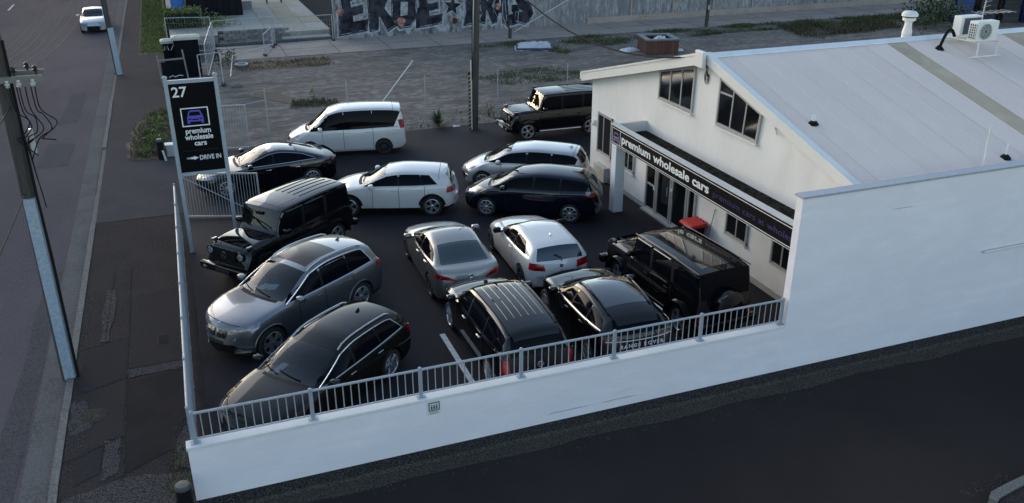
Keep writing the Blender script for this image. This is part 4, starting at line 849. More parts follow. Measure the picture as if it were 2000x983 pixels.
# weathered timber frame in front of the pillars
t = thing('timber_trestle', 'weathered timber trestle with a dark board before the gate pillars', 'trestle', (-.6, 49.5, 0))
m_grt = mat('grey timber', (.21, .20, .19), .9, noise=(3, (.12, .115, .11), .6))
for p, q in (((-.85, 48.6, 0), (-.95, 49.2, 1.5)), ((.45, 48.4, 0), (.32, 49.1, 1.75)), ((-.95, 49.1, 1.25), (.38, 49.0, 1.32)), ((-.85, 48.62, .2), (.45, 48.45, .25))):
    b = MB(); b.cyl(p, q, .055, n=4); b.build('beam', m_grt, t)
b = MB(); b.box(-.8, .4, 48.85, 48.9, .3, 1.2); b.build('board', m_pil, t)
b = MB(); b.tube([(-.5, 48.84, .42), (-.3, 48.84, .5), (-.2, 48.84, .42), (.0, 48.84, .5), (.2, 48.84, .46)], .02, 4); b.build('scrawl', m_signw, t)
# temporary mesh fence panels
def panel(label, p0, p1, h, z0=.05, lean=0, mesh=True):
    p0, p1 = Vector((*p0, z0)), Vector((*p1, z0)); u = Vector((0, lean, h)); t = thing('mesh_fence_panel', label, 'fence', tuple(p0), 0, 'temporary mesh fence panels')
    b = MB()
    for a_, c2 in ((p0, p0+u), (p1, p1+u), (p0, p1), (p0+u, p1+u)): b.tube([a_, c2], .028, 6)
    b.build('frame', m_galv2, t)
    if mesh:
        b = MB(); L = (p1-p0).length; n = int(L/.16); k = int(h/.32)
        for i in range(1, n): b.tube([p0.lerp(p1, i/n), p0.lerp(p1, i/n)+u], .004, 3)
        for i in range(1, k): b.tube([p0+u*i/k, p1+u*i/k], .004, 3)
        tag(b.build('wire_mesh', m_galv2, t), kind='stuff')
    for p in (p0, p1): b = MB(); b.bevbox(p.x-.1, p.x+.1, p.y-.25, p.y+.25, 0, .1, .02); b.build('foot_block', m_oldc, t)
panel('mesh fence panel along the far yard in front of the hedge', (-.35, 58.2), (2.2, 57.6), 2.0)
panel('mesh fence panel in front of the stone block wall', (2.3, 57.6), (5.9, 58.2), 1.75)
panel('mesh fence panel joining the painted wall', (6.0, 58.3), (9.75, 58.6), 1.6)
panel('mesh fence panel running from the pillars towards the stone block wall', (1.45, 50.0), (2.25, 57.4), 1.7)
panel('small leaning mesh panel just behind the pylon sign', (1.0, 47.6), (2.1, 47.9), 1.6, lean=.3)
panel('low open mesh gate standing on the concrete path', (5.0, 55.0), (5.75, 57.5), 1.2)
b = MB(); b.tube([(2.6, 49.8, .02), (3.0, 53.0, .5), (5.6, 55.6, .55)], .028, 6); t = tag(b.build('fallen_rail', m_galv2), 'fallen pipe rail lying from the weeds to the open mesh gate', 'pipe')
b = MB(); b.lathe([(.32, .05), (.38, .1), (.38, .14), (.32, .18), (.27, .14), (.27, .08), (.32, .05)], 18, Matrix.Translation((3.4, 52.4, 0))); tag(b.build('wire_coil', m_galv2, None, False, True), 'grey coil of wire lying near the mesh fence corner', 'coil')
# dark building and blue bin behind the hedge
t = thing('dark_shed', 'dark clad shed behind the clipped hedge at the top of the picture', 'shed', (2, 70, 0))
b = MB(); b.box(1.2, 5.0, 68.5, 76, -.05, 3.4); b.build('wall', mat('shed dark', (.012, .012, .015), .8, spec=.05), t)
for k in range(9): b = MB(); b.box(1.2+k*.42, 1.58+k*.42, 68.46, 68.5, .05, 3.3); b.build('cladding_board', mat('shed board', (.013, .013, .016), .8, random_val=.25, spec=.05), t)
b = MB(); b.add([(1.0, 68.2, 3.4), (5.2, 68.2, 3.4), (5.2, 76.2, 3.4), (1.0, 76.2, 3.4), (1.0, 72, 4.3), (5.2, 72, 4.3)], [(0, 1, 5, 4), (2, 3, 4, 5), (0, 4, 3), (1, 2, 5)]); b.build('roof', m_galv2, t)
t = thing('portable_toilet', 'bright blue portable cabin behind the hedge', 'cabin', (.6, 70, 0))
b = MB(); b.bevbox(.15, 1.1, 69.4, 70.4, .05, 2.2, .04); b.build('cabin', mat('cabin blue', (.02, .13, .42), .5), t); b = MB(); b.bevbox(.1, 1.15, 69.35, 70.45, 2.2, 2.35, .05); b.build('roof', mat('cabin roof', (.5, .52, .55), .5), t)
b = MB(); b.box(.3, .95, 69.385, 69.4, .2, 2.05); b.build('door', mat('cabin door blue', (.03, .16, .48), .5), t)
for (x0, x1, y0, y1, lab) in ((7.2, 8.5, 73.5, 74.2, 'black outdoor bench standing on the far concrete yard'),):
    t = thing('yard_bench', lab, 'bench', (x0, y0, .45)); m_bk = mat('bench black', (.015, .015, .017), .5)
    for k in range(4): b = MB(); b.box(x0, x1, y0+k*.17, y0+k*.17+.14, 1.18, 1.22); b.build('seat_slat', m_bk, t)
    for x in (x0+.1, x1-.1):
        for y in (y0+.05, y1-.05): b = MB(); b.cyl((x, y, .45), (x, y, 1.18), .035, n=6); b.build('leg', m_bk, t)
t = thing('road_sign_board', 'low grey board with faded lettering lying in the far yard', 'board', (4.5, 72, .45))
b = MB(); b.box(3.6, 5.9, 71.2, 71.3, .45, 1.05); b.build('board', mat('board grey', (.22, .22, .23), .7), t)
# rubbish on the lot
t = thing('hot_tub', 'old brown-panelled spa tub with a grey rim dumped on the lot', 'spa tub', (27.7, 47.8, 0), -12)
m_pan = mat('spa cedar panel', (.12, .045, .030), .7, noise=(2, (.075, .03, .022), .6), random_val=.2); m_rim = mat('spa rim', (.15, .165, .185), .5, noise=(4, (.10, .11, .125), .5))
for s_ in (0, 1, 2, 3):
    for k in range(9):
        b = MB(); u = -.95+k*.212; M = Matrix.Rotation(s_*math.pi/2, 4, 'Z'); b.box(u, u+.20, -1.0, -.96, .02, .82, M); b.build('panel', m_pan, t, True)
b = MB(); b.box(-.955, .955, -.955, .955, .0, .45); b.build('tub_shell', m_rim, t, True)
b = MB()
for s_ in range(4): b.bevbox(-1.05, 1.05, -1.06, -.72, .80, .92, .04, Matrix.Rotation(s_*math.pi/2, 4, 'Z') @ Matrix.Translation((0, 0, .003*s_)))
b.build('rim', m_rim, t, True)
def crumple(name, label, cat, x, y, lx, ly, h, m, seed, z=0, rz=0):
    """a creased heap of sheet material"""
    rr = random.Random(seed); t = thing(name, label, cat, (x, y, z), rz); n = 12; b = MB(); vs = []
    for j in range(n+1):
        for i in range(n+1):
            u, v = i/n*2-1, j/n*2-1; e = max(0, 1-max(abs(u), abs(v))**4); rad = 1+rr.uniform(-.06, .06)
            vs.append((u*lx/2*rad, v*ly/2*rad, .005+h*e*(.55+.45*rr.random())))
    b.add(vs, [(j*(n+1)+i, j*(n+1)+i+1, (j+1)*(n+1)+i+1, (j+1)*(n+1)+i) for j in range(n) for i in range(n)]); b.build('sheet', m, t, True, 30); return t
m_tarp = mat('pale tarpaulin', (.48, .50, .55), .6, noise=(1.5, (.36, .39, .45), .5))
tt = crumple('dumped_mattress', 'pale crumpled mattress lying on the gravel near the painted wall', 'mattress', 21.0, 51.4, 2.4, 1.7, .42, m_tarp, 81, 0, -20)
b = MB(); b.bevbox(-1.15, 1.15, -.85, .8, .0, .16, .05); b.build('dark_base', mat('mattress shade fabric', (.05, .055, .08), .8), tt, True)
crumple('plastic_sheet', 'white plastic sheet trailing beside the spa tub', 'sheet', 26.2, 48.6, 1.2, .7, .2, mat('plastic white', (.55, .56, .58), .5), 82, 0, 10)
crumple('plastic_bag', 'white bag of rubbish heaped in the spa tub', 'bag', 27.9, 47.9, .9, .8, .5, mat('plastic white', (.55, .56, .58), .5), 83, .46)
crumple('plastic_bag', 'crumpled white rag at the foot of the spa tub', 'rag', 29.1, 47.5, .4, .3, .15, mat('plastic white', (.55, .56, .58), .5), 84)
crumple('paper_scrap', 'white paper scrap beside the yard pole', 'litter', 11.1, 36.1, .3, .18, .05, mat('plastic white', (.55, .56, .58), .5), 85)
crumple('paper_scrap', 'pale stony scrap on the lot right of the pylon sign', 'litter', 2.7, 47.4, .6, .4, .12, m_chip, 86)
# blue pallets
m_pal = mat('pallet blue', (.015, .06, .22), .7, noise=(2, (.012, .04, .14), .5), random_val=.2); m_pald = mat('pallet dark', (.03, .03, .036), .8, random_val=.3)
q = MB()
for k in range(5): q.box(-.6, .6, -.5+k*.22, -.36+k*.22, .11, .135)
for k in (-.5, -.05, .4): q.box(-.6, .6, k, k+.1, .02, .11)
for k in range(3): q.box(-.6, .6, -.5+k*.45, -.4+k*.45, 0, .02)
me_b = q.mesh('pallet', m_pal); me_d = q.mesh('pallet', m_pald)
for s_, (x, y, n, me, lab) in enumerate(((53.6, 49.6, 14, me_b, 'left'), (55.2, 49.0, 15, me_d, 'middle'), (57.0, 48.6, 14, me_d, 'next'), (58.5, 47.9, 12, me_b, 'right'))):
    for k in range(n):
        o = bpy.data.objects.new('pallet', me); C.objects.link(o); o.location = (x+rr.uniform(-.03, .03), y+rr.uniform(-.03, .03), k*.137); o.rotation_euler = (0, 0, rr.uniform(-.04, .04)-.3)
        tag(o, ['blue pallet in the left stack beyond the roof', 'dark pallet in the second stack from the left beyond the roof', 'dark pallet in the third stack beyond the roof, left of the blue stack', 'blue pallet in the right-hand stack beyond the roof'][s_], 'pallet', 'stacked pallets, stack %d from the left' % (s_+1))

# unseen buildings added off-picture to darken low-sky reflections in the cars
m_fr = mat('added frontage render', (.16, .155, .15), .9, noise=(.2, (.11, .108, .105), .3), stretch=(1, 1, .5))
for (x0, x1, y0, y1, h) in ((-36, -22, 30, 52, 5), (-40, -22, 54, 84, 7.5), (-38, -22, 87, 122, 8), (-12, 34, 124, 140, 13), (38, 80, 118, 132, 11), (-34, 4, -48, -32, 4.5), (8, 60, -46, -30, 4.5)):
    t = thing('added_frontage', None, None, (x0, y0, 0)); t['kind'] = 'structure'
    b = MB(); b.box(x0, x1, y0, y1, -.2, h); b.build('wall', m_fr, t)
    b = MB(); b.add([(x0-.4, y0-.4, h), (x1+.4, y0-.4, h), (x1+.4, y1+.4, h), (x0-.4, y1+.4, h), ((x0+x1)/2, y0-.4, h+1.6), ((x0+x1)/2, y1+.4, h+1.6)], [(0, 4, 5, 3), (4, 1, 2, 5), (0, 1, 4), (3, 5, 2), (0, 3, 2, 1)]); b.build('roof', m_galv2, t)
    for k in range(4):
        yy = y0+(y1-y0)*(k+.3)/4; b = MB(); b.box(x1-.02, x1+.03, yy, yy+3, .1, 3.4); b.build('added_roller_door', m_blackp, t)
# ================================================================= cars
def pchip(pts):
    pts = sorted(pts); xs = [p[0] for p in pts]; ys = [p[1] for p in pts]; n = len(xs)
    h = [xs[i+1]-xs[i] for i in range(n-1)]; d = [(ys[i+1]-ys[i])/h[i] for i in range(n-1)]; m = [d[0]]
    for i in range(1, n-1):
        if d[i-1]*d[i] <= 0: m.append(0)
        else: w1 = 2*h[i]+h[i-1]; w2 = h[i]+2*h[i-1]; m.append((w1+w2)/(w1/d[i-1]+w2/d[i]))
    m.append(d[-1])
    def f(x):
        if x <= xs[0]: return ys[0]
        if x >= xs[-1]: return ys[-1]
        i = 0
        while x > xs[i+1]: i += 1
        t = (x-xs[i])/h[i]; t2, t3 = t*t, t*t*t
        return ys[i]*(2*t3-3*t2+1)+h[i]*m[i]*(t3-2*t2+t)+ys[i+1]*(-2*t3+3*t2)+h[i]*m[i+1]*(t3-t2)
    return f
def paint(name, col, metal=0, rough=.35, coat=1.0, spec=.5):
    return mat(name, col, rough, metal, noise=(1.4, tuple(c*.9 for c in col), .4), coat=coat, spec=spec if max(col) > .05 else 0)
m_tint = mat('privacy glass', (.003, .0035, .006), .04, spec=.06)
m_tint2 = mat('rear glass', (.010, .016, .020), .06, spec=.8)
m_wind = glass_mat('windscreen glass', (.70, .79, .79), 1.6)
m_chrome = mat('chrome', (.62, .63, .65), .15, 1.0)
m_satin = mat('satin silver', (.52, .54, .57), .35, .9)
m_tyre = mat('tyre rubber', (.012, .012, .013), .85)
m_alloy = mat('alloy silver', (.50, .51, .53), .35, .85)
m_alloyd = mat('alloy dark', (.05, .05, .055), .4, .6)
m_trim = mat('black trim', (.008, .008, .009), .6, spec=.15)
m_cabin = mat('cabin trim', (.035, .036, .038), .8)
m_seat = mat('seat leather', (.03, .029, .028), .6)
m_lens = mat('headlight lens', (.35, .36, .38), .08, .3, noise=(9, (.08, .085, .10), .5), coat=1)
m_red = mat('tail lamp red', (.40, .010, .010), .15, noise=(7, (.10, .004, .005), .2), coat=1)
m_redd = mat('tail lamp dark', (.05, .006, .008), .15, coat=1)
m_clear = mat('lamp clear', (.36, .37, .39), .12, .3, noise=(14, (.12, .12, .13), .3), coat=1)
m_plate = mat('number plate', (.55, .55, .53), .5)
m_platek = mat('plate holder', (.015, .015, .015), .5)
m_gloss = mat('gloss black roof glass', (.008, .008, .009), .07, spec=.6, coat=1)
m_tan2 = mat('sunroof glass', (.055, .038, .028), .15, spec=.25)
m_seam = mat('panel gap', (.006, .006, .006), .9)
WHEELS = {}
def wheel_meshes(r, w, style):
    k = (round(r, 3), round(w, 3), style)
    if k in WHEELS: return WHEELS[k]
    n = 28; rim = r*.70; M = Matrix.Rotation(R(-90), 4, 'X')           # lathe axis z -> y (outwards +y)
    t = MB(); t.lathe([(rim, -w/2+.02), (r*.93, -w/2), (r, -w/2+.035), (r, w/2-.035), (r*.95, w/2-.005), (r*.86, w/2+.004), (rim, w/2-.012)], n, M)
    a = MB(); a.lathe([(rim*1.02, w/2-.010), (rim*.97, w/2-.004), (rim*.93, w/2-.015), (rim*.90, w/2-.05), (rim*.88, -w/2+.02)], n, M)
    ns, wd, pair = {'five': (5, .060, 0), 'ten': (10, .026, 0), 'double': (5, .026, .13), 'eight': (8, .034, 0), 'turbine': (9, .03, .0), 'star': (5, .034, .10)}[style]
    for i in range(ns):
        for s_ in ((-1, 1) if pair else (0,)):
            th = 2*math.pi*i/ns+s_*pair; dth = th+(s_*pair*.9 if style == 'star' else 0)+(.25 if style == 'turbine' else 0)
            p0 = Vector((math.cos(th)*rim*.16, w/2-.014, math.sin(th)*rim*.16)); p1 = Vector((math.cos(dth)*rim*.95, w/2-.010, math.sin(dth)*rim*.95)); d = (p1-p0).normalized(); s = Vector((-d.z, 0, d.x))
            a.add([p0-s*wd*.9, p0+s*wd*.9, p1+s*wd*.75, p1-s*wd*.75]+[v+Vector((0, -.03, 0)) for v in (p0-s*wd, p0+s*wd, p1+s*wd, p1-s*wd)], [(0, 1, 2, 3), (0, 4, 5, 1), (1, 5, 6, 2), (2, 6, 7, 3), (3, 7, 4, 0)])
    a.lathe([(0, w/2), (rim*.12, w/2-.002), (rim*.21, w/2-.014), (rim*.22, w/2-.04)], 14, M)
    d = MB(); d.lathe([(0, w/2-.075), (rim*.89, w/2-.075)], 20, M)
    WHEELS[k] = (t.mesh('wheel', m_tyre, 35), a, d); return WHEELS[k]
def add_wheels(car, s, names):
    r, w = s['r'], s.get('ww', .225); tm, a, d = wheel_meshes(r, w, s.get('rim', 'five'))
    key = ('rim', round(r, 3), s.get('rim'), s.get('rimmat', 'a'))
    if key not in WHEELS:
        WHEELS[key] = (a.mesh('rim', m_alloyd if s.get('rimmat') == 'dark' else m_alloy, 30), d.mesh('brake_backing', m_trim))
    rm, dm = WHEELS[key]
    for x in (s['fa'], s['ra']):
        for sy in (1, -1):
            y = sy*(s['W']/2-w/2-.022)
            o = link('wheel', tm, car, (x, y, r), (0, 0, 0 if sy > 0 else math.pi))
            link('rim', rm, o); link('brake_backing', dm, o)
def build_car(name, label, s, pos, head, paint_m, cat='car', group='cars parked in the sealed yard'):
    """s: car dimensions; lofted body with cut wheel arches, doors, glass and lamps"""
    L, W, H = s['L'], s['W'], s['H']; h2 = L/2; w2 = W/2
    car = thing(name, label, cat, (pos[0], pos[1], s.get('z', 0)), head, group); INV[car.name] = Matrix.Identity(4)
    gc = s.get('gc', .20); xc, xh, xr, xd = s['xc'], s['xh'], s['xr'], s['xd']; zc, zd, zr, zh = s['zc'], s['zd'], s['zr'], s['zh']
    hf = s['hf']
    top = [(-h2, s.get('zrb', .62))]+s.get('tailpts', [(-h2+.05, zd-.22)])+[(xd, zd), (xr, zr), ((xr+xh)*.5+.1, H), (xh, zh), (xc, zc), ((xc+h2-.3)*.5, (zc+hf)*.5+.035), (h2-.30, hf), (h2-.10, hf-.13), (h2, s.get('zfb', .52))]
    if 'mid' in s: top = [p for p in top if abs(p[0]-((xr+xh)*.5+.1)) > 1e-6]+s['mid']
    zt = pchip(top)
    zb = pchip([(-h2, gc+.16), (-h2+.25, gc+.05), (s['ra'], gc), (s['fa'], gc), (h2-.25, gc+.02), (h2, gc+.08)])
    sho = s['belt']; zsf = pchip([(-h2, sho[0]-.12), (-h2+.3, sho[0]), ((xr+xh)/2, (sho[0]+sho[1])/2-.005), (xc, sho[1]), (h2-.35, hf-.05), (h2, s.get('zfb', .52)-.03)])
    tp = s.get('taper', (.80, .94, .60, .90))
    ws = pchip([(-h2, w2*tp[0]), (-h2+.15, w2*tp[1]), (-h2+.7, w2*.99), (0, w2), (h2-.75, w2*.985), (h2-.22, w2*tp[3]), (h2, w2*tp[2])])
    rw = s.get('rw', .68); wt = pchip([(-h2, w2*tp[0]*.86), (-h2+.06, w2*.80), (xd, w2*(rw+.08)), (xr, w2*(rw-.02)), (0, w2*rw), (xh, w2*(rw-.01)), (xc, w2*.80), (h2-.3, w2*.76), (h2, w2*tp[2]*.8)])
    bl = pchip([(-h2, -s.get('brear', .16)), (xd, -s.get('brear', .16)*.8), (xr+.2, -.03), (xr+.5, 0), (xh-.5, 0), (xh, .06), (xc, s.get('bfront', .20)), (h2, s.get('bnose', .24))])
    crown = s.get('crown', .055); rd = s.get('round', .16)
    def zte(x): return zt(x)-crown*min(1, max(.35, (zt(x)-zsf(x))/.3))
    # stations
    seam = .016; st = set(); N = s.get('N', 46)
    for i in range(N+1): st.add(round(-h2+L*(.5-.5*math.cos(math.pi*i/N))*.5+L*.5*i/N, 4))
    keys = [xc, xc+.10, xh, xr, xd, s['xd']-.0]
    doors = s['doors']                                       # door edges, front to rear
    for x in doors: keys += [x, x-seam]
    if 'roofend' in s: keys += [s['roofend'], s['roofend']-seam]
    keys += [s.get('hoodline', h2-.22), s.get('hoodline', h2-.22)+seam]
    st = [x for x in st if all(abs(x-k) > .022 for k in keys)]+keys; st = sorted(set(round(x, 4) for x in st))
    rows = None; V = []; half = []
    for x in st:
        b0, zs_, z_, w_, t_, e_ = zb(x), zsf(x), zt(x), ws(x), wt(x), zte(x)
        zs_ = min(zs_, z_-.012); hh = max(.02, zs_-b0); e_ = max(e_, zs_+.004); t_ = min(t_, w_*.93)
        sec = [(0, b0), (.80*w_, b0), (.93*w_, b0+.02), (.985*w_, b0+.13*hh), (1.0*w_, b0+.42*hh), (1.0*w_, b0+.66*hh), (.985*w_, b0+.92*hh), (.955*w_, zs_)]
        A = Vector((.935*w_, zs_+.004)); E_ = Vector((t_, e_)); bow = Vector((.02, 0))*min(1, (e_-zs_)/.25)
        side = lambda q: A.lerp(E_, q)+bow*4*q*(1-q)
        Bq = Vector((t_*(1-rd*1.1), z_-crown*(1-rd*1.1)**2*min(1, (z_-e_)/max(crown, 1e-4))))
        Aq = side(1-rd)
        for q in (0.06, .35, .65): sec.append(tuple(side(q*(1-rd))))
        sec.append(tuple(Aq))
        for q in (.33, .67): v = Aq*(1-q)**2+E_*2*q*(1-q)+Bq*q*q; sec.append(tuple(v))
        cr = z_-Bq.y
        sec.append(tuple(Bq))
        for q in (.72, .42): sec.append((Bq.x*q, z_-cr*q*q))
        sec.append((0, z_)); half.append(sec)
    nr = len(half[0]); full = 2*nr-2                          # rows right round
    for x, sec in zip(st, half):
        bx_ = bl(x); ww = max(ws(x), .1)
        ring = [(yy, zz) for yy, zz in sec]+[(-yy, zz) for yy, zz in reversed(sec[1:-1])]
        V += [(x-bx_*min(1, abs(yy)/ww)**2.2, yy, zz) for yy, zz in ring]
    iB = 14                                                    # index of the roof edge row (Bq)
    F = []; MI = []; n = len(st)
    def row(k): return k if k < nr-1 else full-1-k             # mirrored row number of the face strip
    for i in range(n-1):
        x0, x1 = st[i], st[i+1]; xm = (x0+x1)/2
        for k in range(full):
            a = i*full+k; b_ = i*full+(k+1) % full; F.append((a, b_, b_+full, a+full)); r_ = row(k); mi = 0
            left = k < nr-1
            if r_ >= 13 and xh <= xm <= xc: mi = 1
            if r_ >= iB and xc < xm < xc+.10: mi = 2
            if r_ >= 13 and xd <= xm <= xr and not s.get('norear'): mi = 3
            if 3 <= r_ <= 6:
                for q in range(len(doors)-1):
                    if doors[q+1] <= xm <= doors[q]-seam: mi = 4+q*2+(0 if left else 1)
                for xx in doors:
                    if xx-seam < xm < xx: mi = 2
            if r_ in (2,) and s.get('clad', True): mi = 2
            if r_ >= 10 and 'roofend' in s and s['roofend']-seam < xm < s['roofend']: mi = 2
            hl = s.get('hoodline', h2-.22)
            if r_ >= 10 and hl < xm < hl+seam: mi = 2
            MI.append(mi)
    F.append(tuple(reversed(range(full)))); MI.append(0); F.append(tuple((n-1)*full+k for k in range(full))); MI.append(0)
    me = bpy.data.meshes.new('body'); me.from_pydata(V, [], F); nm = 4+2*(len(doors)-1)
    for q in range(nm): me.materials.append(paint_m)
    me.polygons.foreach_set('material_index', MI)
    bmq = bmesh.new(); bmq.from_mesh(me); bmesh.ops.recalc_face_normals(bmq, faces=bmq.faces[:]); bmq.to_mesh(me); bmq.free()
    # wheel arches
    ob = bpy.data.objects.new('body', me); C.objects.link(ob); cut = MB(); ra_ = s['r']+s.get('arch', .055)
    for x in (s['fa'], s['ra']):
        for sy in (1, -1): cut.cyl((x, sy*(w2-.34), s['r']+.005), (x, sy*(w2+.12), s['r']+.005), ra_, n=26)
    cm = cut.mesh('cut', m_trim); co_ = bpy.data.objects.new('cut', cm); C.objects.link(co_)
    md = ob.modifiers.new('b', 'BOOLEAN'); md.operation = 'DIFFERENCE'; md.object = co_; md.solver = 'EXACT'
    me2 = bpy.data.meshes.new_from_object(ob.evaluated_get(bpy.context.evaluated_depsgraph_get()))
    bpy.data.objects.remove(ob); bpy.data.objects.remove(co_)
    vs = [v.co.copy() for v in me2.vertices]; polys = [(list(p.vertices), p.material_index) for p in me2.polygons]
    BV = BVHTree.FromPolygons(vs, [p[0] for p in polys])
    trimset = {0: m_trim}
    def sub(name_, keep, mats, parent=car, remap=None):
        idx = {}; nv = []; nf = []; mi_ = []
        for f, m_ in polys:
            if m_ in keep:
                for v in f:
                    if v not in idx: idx[v] = len(nv); nv.append(tuple(vs[v]))
                nf.append([idx[v] for v in f]); mi_.append(remap[m_] if remap else 0)
        q = bpy.data.meshes.new(name_); q.from_pydata(nv, [], nf)
        for m_ in mats: q.materials.append(m_)
        q.polygons.foreach_set('material_index', mi_); q.polygons.foreach_set('use_smooth', [True]*len(nf)); q.update(); q.set_sharp_from_angle(angle=R(s.get('sharp', 32)))
        return link(name_, q, parent)
    nslots = max(p[1] for p in polys)
    body = sub('body', {0, 2}|set(range(nm, nslots+1)), [paint_m, m_trim], remap={0: 0, 2: 1, **{k: 1 for k in range(nm, nslots+1)}})
    sub('windscreen', {1}, [s.get('wind', m_wind)])
    if not s.get('norear'): sub('rear_window', {3}, [s.get('rearglass', m_tint2)])
    for q in range(len(doors)-1):
        for sd_ in (0, 1):
            dm = 4+q*2+sd_
            if any(p[1] == dm for p in polys):
                d = sub('door', {dm}, [paint_m]); sy = 1 if sd_ == 0 else -1
                xx = doors[q+1]+.16; zz = s.get('hz', zsf(xx)-.10); hit = BV.ray_cast(Vector((xx, sy*2, zz)), Vector((0, -sy, 0)))
                if hit[0]:
                    hq = MB(); hy = hit[0].y; hq.bevbox(xx-.09, xx+.09, min(hy-sy*.01, hy+sy*.03), max(hy-sy*.01, hy+sy*.03), zz-.014, zz+.014, .008); hq.build('handle', s.get('handle', paint_m), d, True, True)
    # surface patches
    def proj(p, dirn=None):
        p = Vector(p)
        if dirn is not None:
            hit = BV.ray_cast(p-Vector(dirn)*3, Vector(dirn))
            if hit[0] is not None: return hit[0], hit[1]
        hit = BV.find_nearest(p); return hit[0], hit[1]
    def patch(name_, m_, fn, nu, nv_, off=.005, parent=car, dirn=None, rim=.012):
        q = MB(); P = []; Nn = []
        for j in range(nv_+1):
            for i in range(nu+1):
                a, nn = proj(fn(i/nu, j/nv_), dirn)
                if dirn is not None and nn.dot(Vector(dirn)) > 0: nn = -nn
                P.append(a+nn*off); Nn.append(nn)
        S_ = nu+1; F_ = [(j*S_+i, j*S_+i+1, (j+1)*S_+i+1, (j+1)*S_+i) for j in range(nv_) for i in range(nu)]
        edge = [i for i in range(S_)]+[j*S_+nu for j in range(1, nv_+1)]+[nv_*S_+i for i in range(nu-1, -1, -1)]+[j*S_ for j in range(nv_-1, 0, -1)]
        base = len(P); P += [P[k]-Nn[k]*rim for k in edge]; m = len(edge)
        F_ += [(edge[k], edge[(k+1) % m], base+(k+1) % m, base+k) for k in range(m)]
        q.add(P, F_); return q.build(name_, m_, parent, True, 50)
    def quadfn(c): 
        c = [Vector(p) for p in c]
        return lambda u, v: (c[0].lerp(c[1], u)).lerp(c[3].lerp(c[2], u), v)
    def sp(x, k):                                             # station whose bent side passes x
        q_ = x
        for _ in range(4): q_ = x+bl(q_)*k
        return q_
    belt_z = lambda x: zsf(sp(x, .9))
    car_top = lambda x: max(belt_z(x)+.04, zte(sp(x, .42))-s.get('wtop', .055))
    for sy in (1, -1):
        (ya0, ya1), (yb0, yb1) = s['panes'][0][0], s['panes'][-1][1]
        def bandfn(u, v):
            xb = ya0+(yb0-ya0)*u; xt = ya1+(yb1-ya1)*u
            return (xb+(xt-xb)*v, sy*2.0, (belt_z(xb)+s.get('wbot', .035))*(1-v)+car_top(xt)*v)
        patch('window_band', m_tint if s.get('band') else m_trim, bandfn, 24, 4, .0035, dirn=(0, -sy, 0))
        for pn in s['panes']:
            (xb0, xt0), (xb1, xt1) = pn[:2]; lift = s.get('wbot', .035)
            def fn(u, v):
                v = .03+.94*v; xb = xb0+(xb1-xb0)*u; xt = xt0+(xt1-xt0)*u
                return (xb+(xt-xb)*v, sy*2.0, (belt_z(xb)+lift)*(1-v)+car_top(xt)*v)
            patch('window', s.get('sideglass', m_tint), fn, 8, 4, .006, dirn=(0, -sy, 0))
        if 'trimline' in s:                                   # bright strip round the side glass
            (xb0, xt0), (xb1, xt1) = s['panes'][0][0], s['panes'][-1][1]; lift = s.get('wbot', .035); path = []
            for k in range(13): x = xb0+(xb1-xb0)*k/12; path.append((x, belt_z(x)+lift-.012))
            low = len(path)
            if s['trimline'] == 'loop':
                for k in range(1, 5): path.append((xb1+(xt1-xb1)*k/4, (belt_z(xb1)+lift)*(1-k/4)+car_top(xt1)*k/4))
                for k in range(1, 13): x = xt1+(xt0-xt1)*k/12; path.append((x, car_top(x)+.012))
            pts = [proj((x, sy*2, z), (0, -sy, 0))[0]+Vector((0, sy*.008, 0)) for x, z in path]
            if s['trimline'] == 'loop': pts = pts+[pts[-1].lerp(pts[0], k/4)+Vector((0, sy*.018*4*(k/4)*(1-k/4), 0)) for k in range(1, 5)]
            q = MB(); q.tube(pts, s.get('trimr', .012), 5); q.build('window_trim', m_satin, car, True, True)
        # mirror
        mx, mz = s.get('mir', (xc-.42, zsf(xc-.4)+.06)); my = sy*(w2+.09)
        q = MB(); q.bevbox(mx-.07, mx+.09, my-.115, my+.10, mz-.06, mz+.085, .04); mo = q.build('mirror', s.get('mirmat', paint_m), car, True, 60)
        q = MB(); q.box(mx-.02, mx+.03, min(sy*(w2-.10), my), max(sy*(w2-.10), my), mz-.05, mz-.015); q.build('mirror_arm', m_trim, mo, True)
        if 'rails' in s:
            x0, x1, rm_ = s['rails']; q = MB(); pts = []
            for k in range(13):
                x = x0+(x1-x0)*k/12; y = sy*wt(x)*s.get('raily', .90); e = min(1, k/1.0, (12-k)/1.0); a = proj((x, y, 3), (0, 0, -1))[0]; pts.append(a+Vector((0, 0, .004+.040*e)))
            q.tube(pts, .019, 6); q.build('roof_rail', rm_, car, True, True)
        for key, nm_, mt in (('head', 'headlight', m_lens), ('tail', 'taillight', m_red), ('tail2', 'reverse_lamp', m_clear), ('fog', 'fog_lamp', m_chrome), ('tail3', 'taillight', m_redd)):
            if key in s: patch(nm_, s.get(key+'m', mt), quadfn([(x, sy*y, z) for x, y, z in s[key]]), 8, 4, .008, dirn=Vector((1 if 'tail' in key else -1, -sy*.75, 0)).normalized())
        if 'arches' in s:
            for x in (s['fa'], s['ra']):
                q = MB(); pts = []
                for k in range(17):
                    a = R(8+164*k/16); px, pz = x+math.cos(a)*(ra_+.015), s['r']+math.sin(a)*(ra_+.015); hit = BV.ray_cast(Vector((px, sy*2, pz)), Vector((0, -sy, 0)))
                    if hit[0] is not None and abs(hit[0].y) > w2*.7: pts.append(hit[0])
                if len(pts) > 4: q.tube(pts, s['arches'], 6); q.build('wheel_arch_trim', s.get('archm', m_trim), car, True, True)
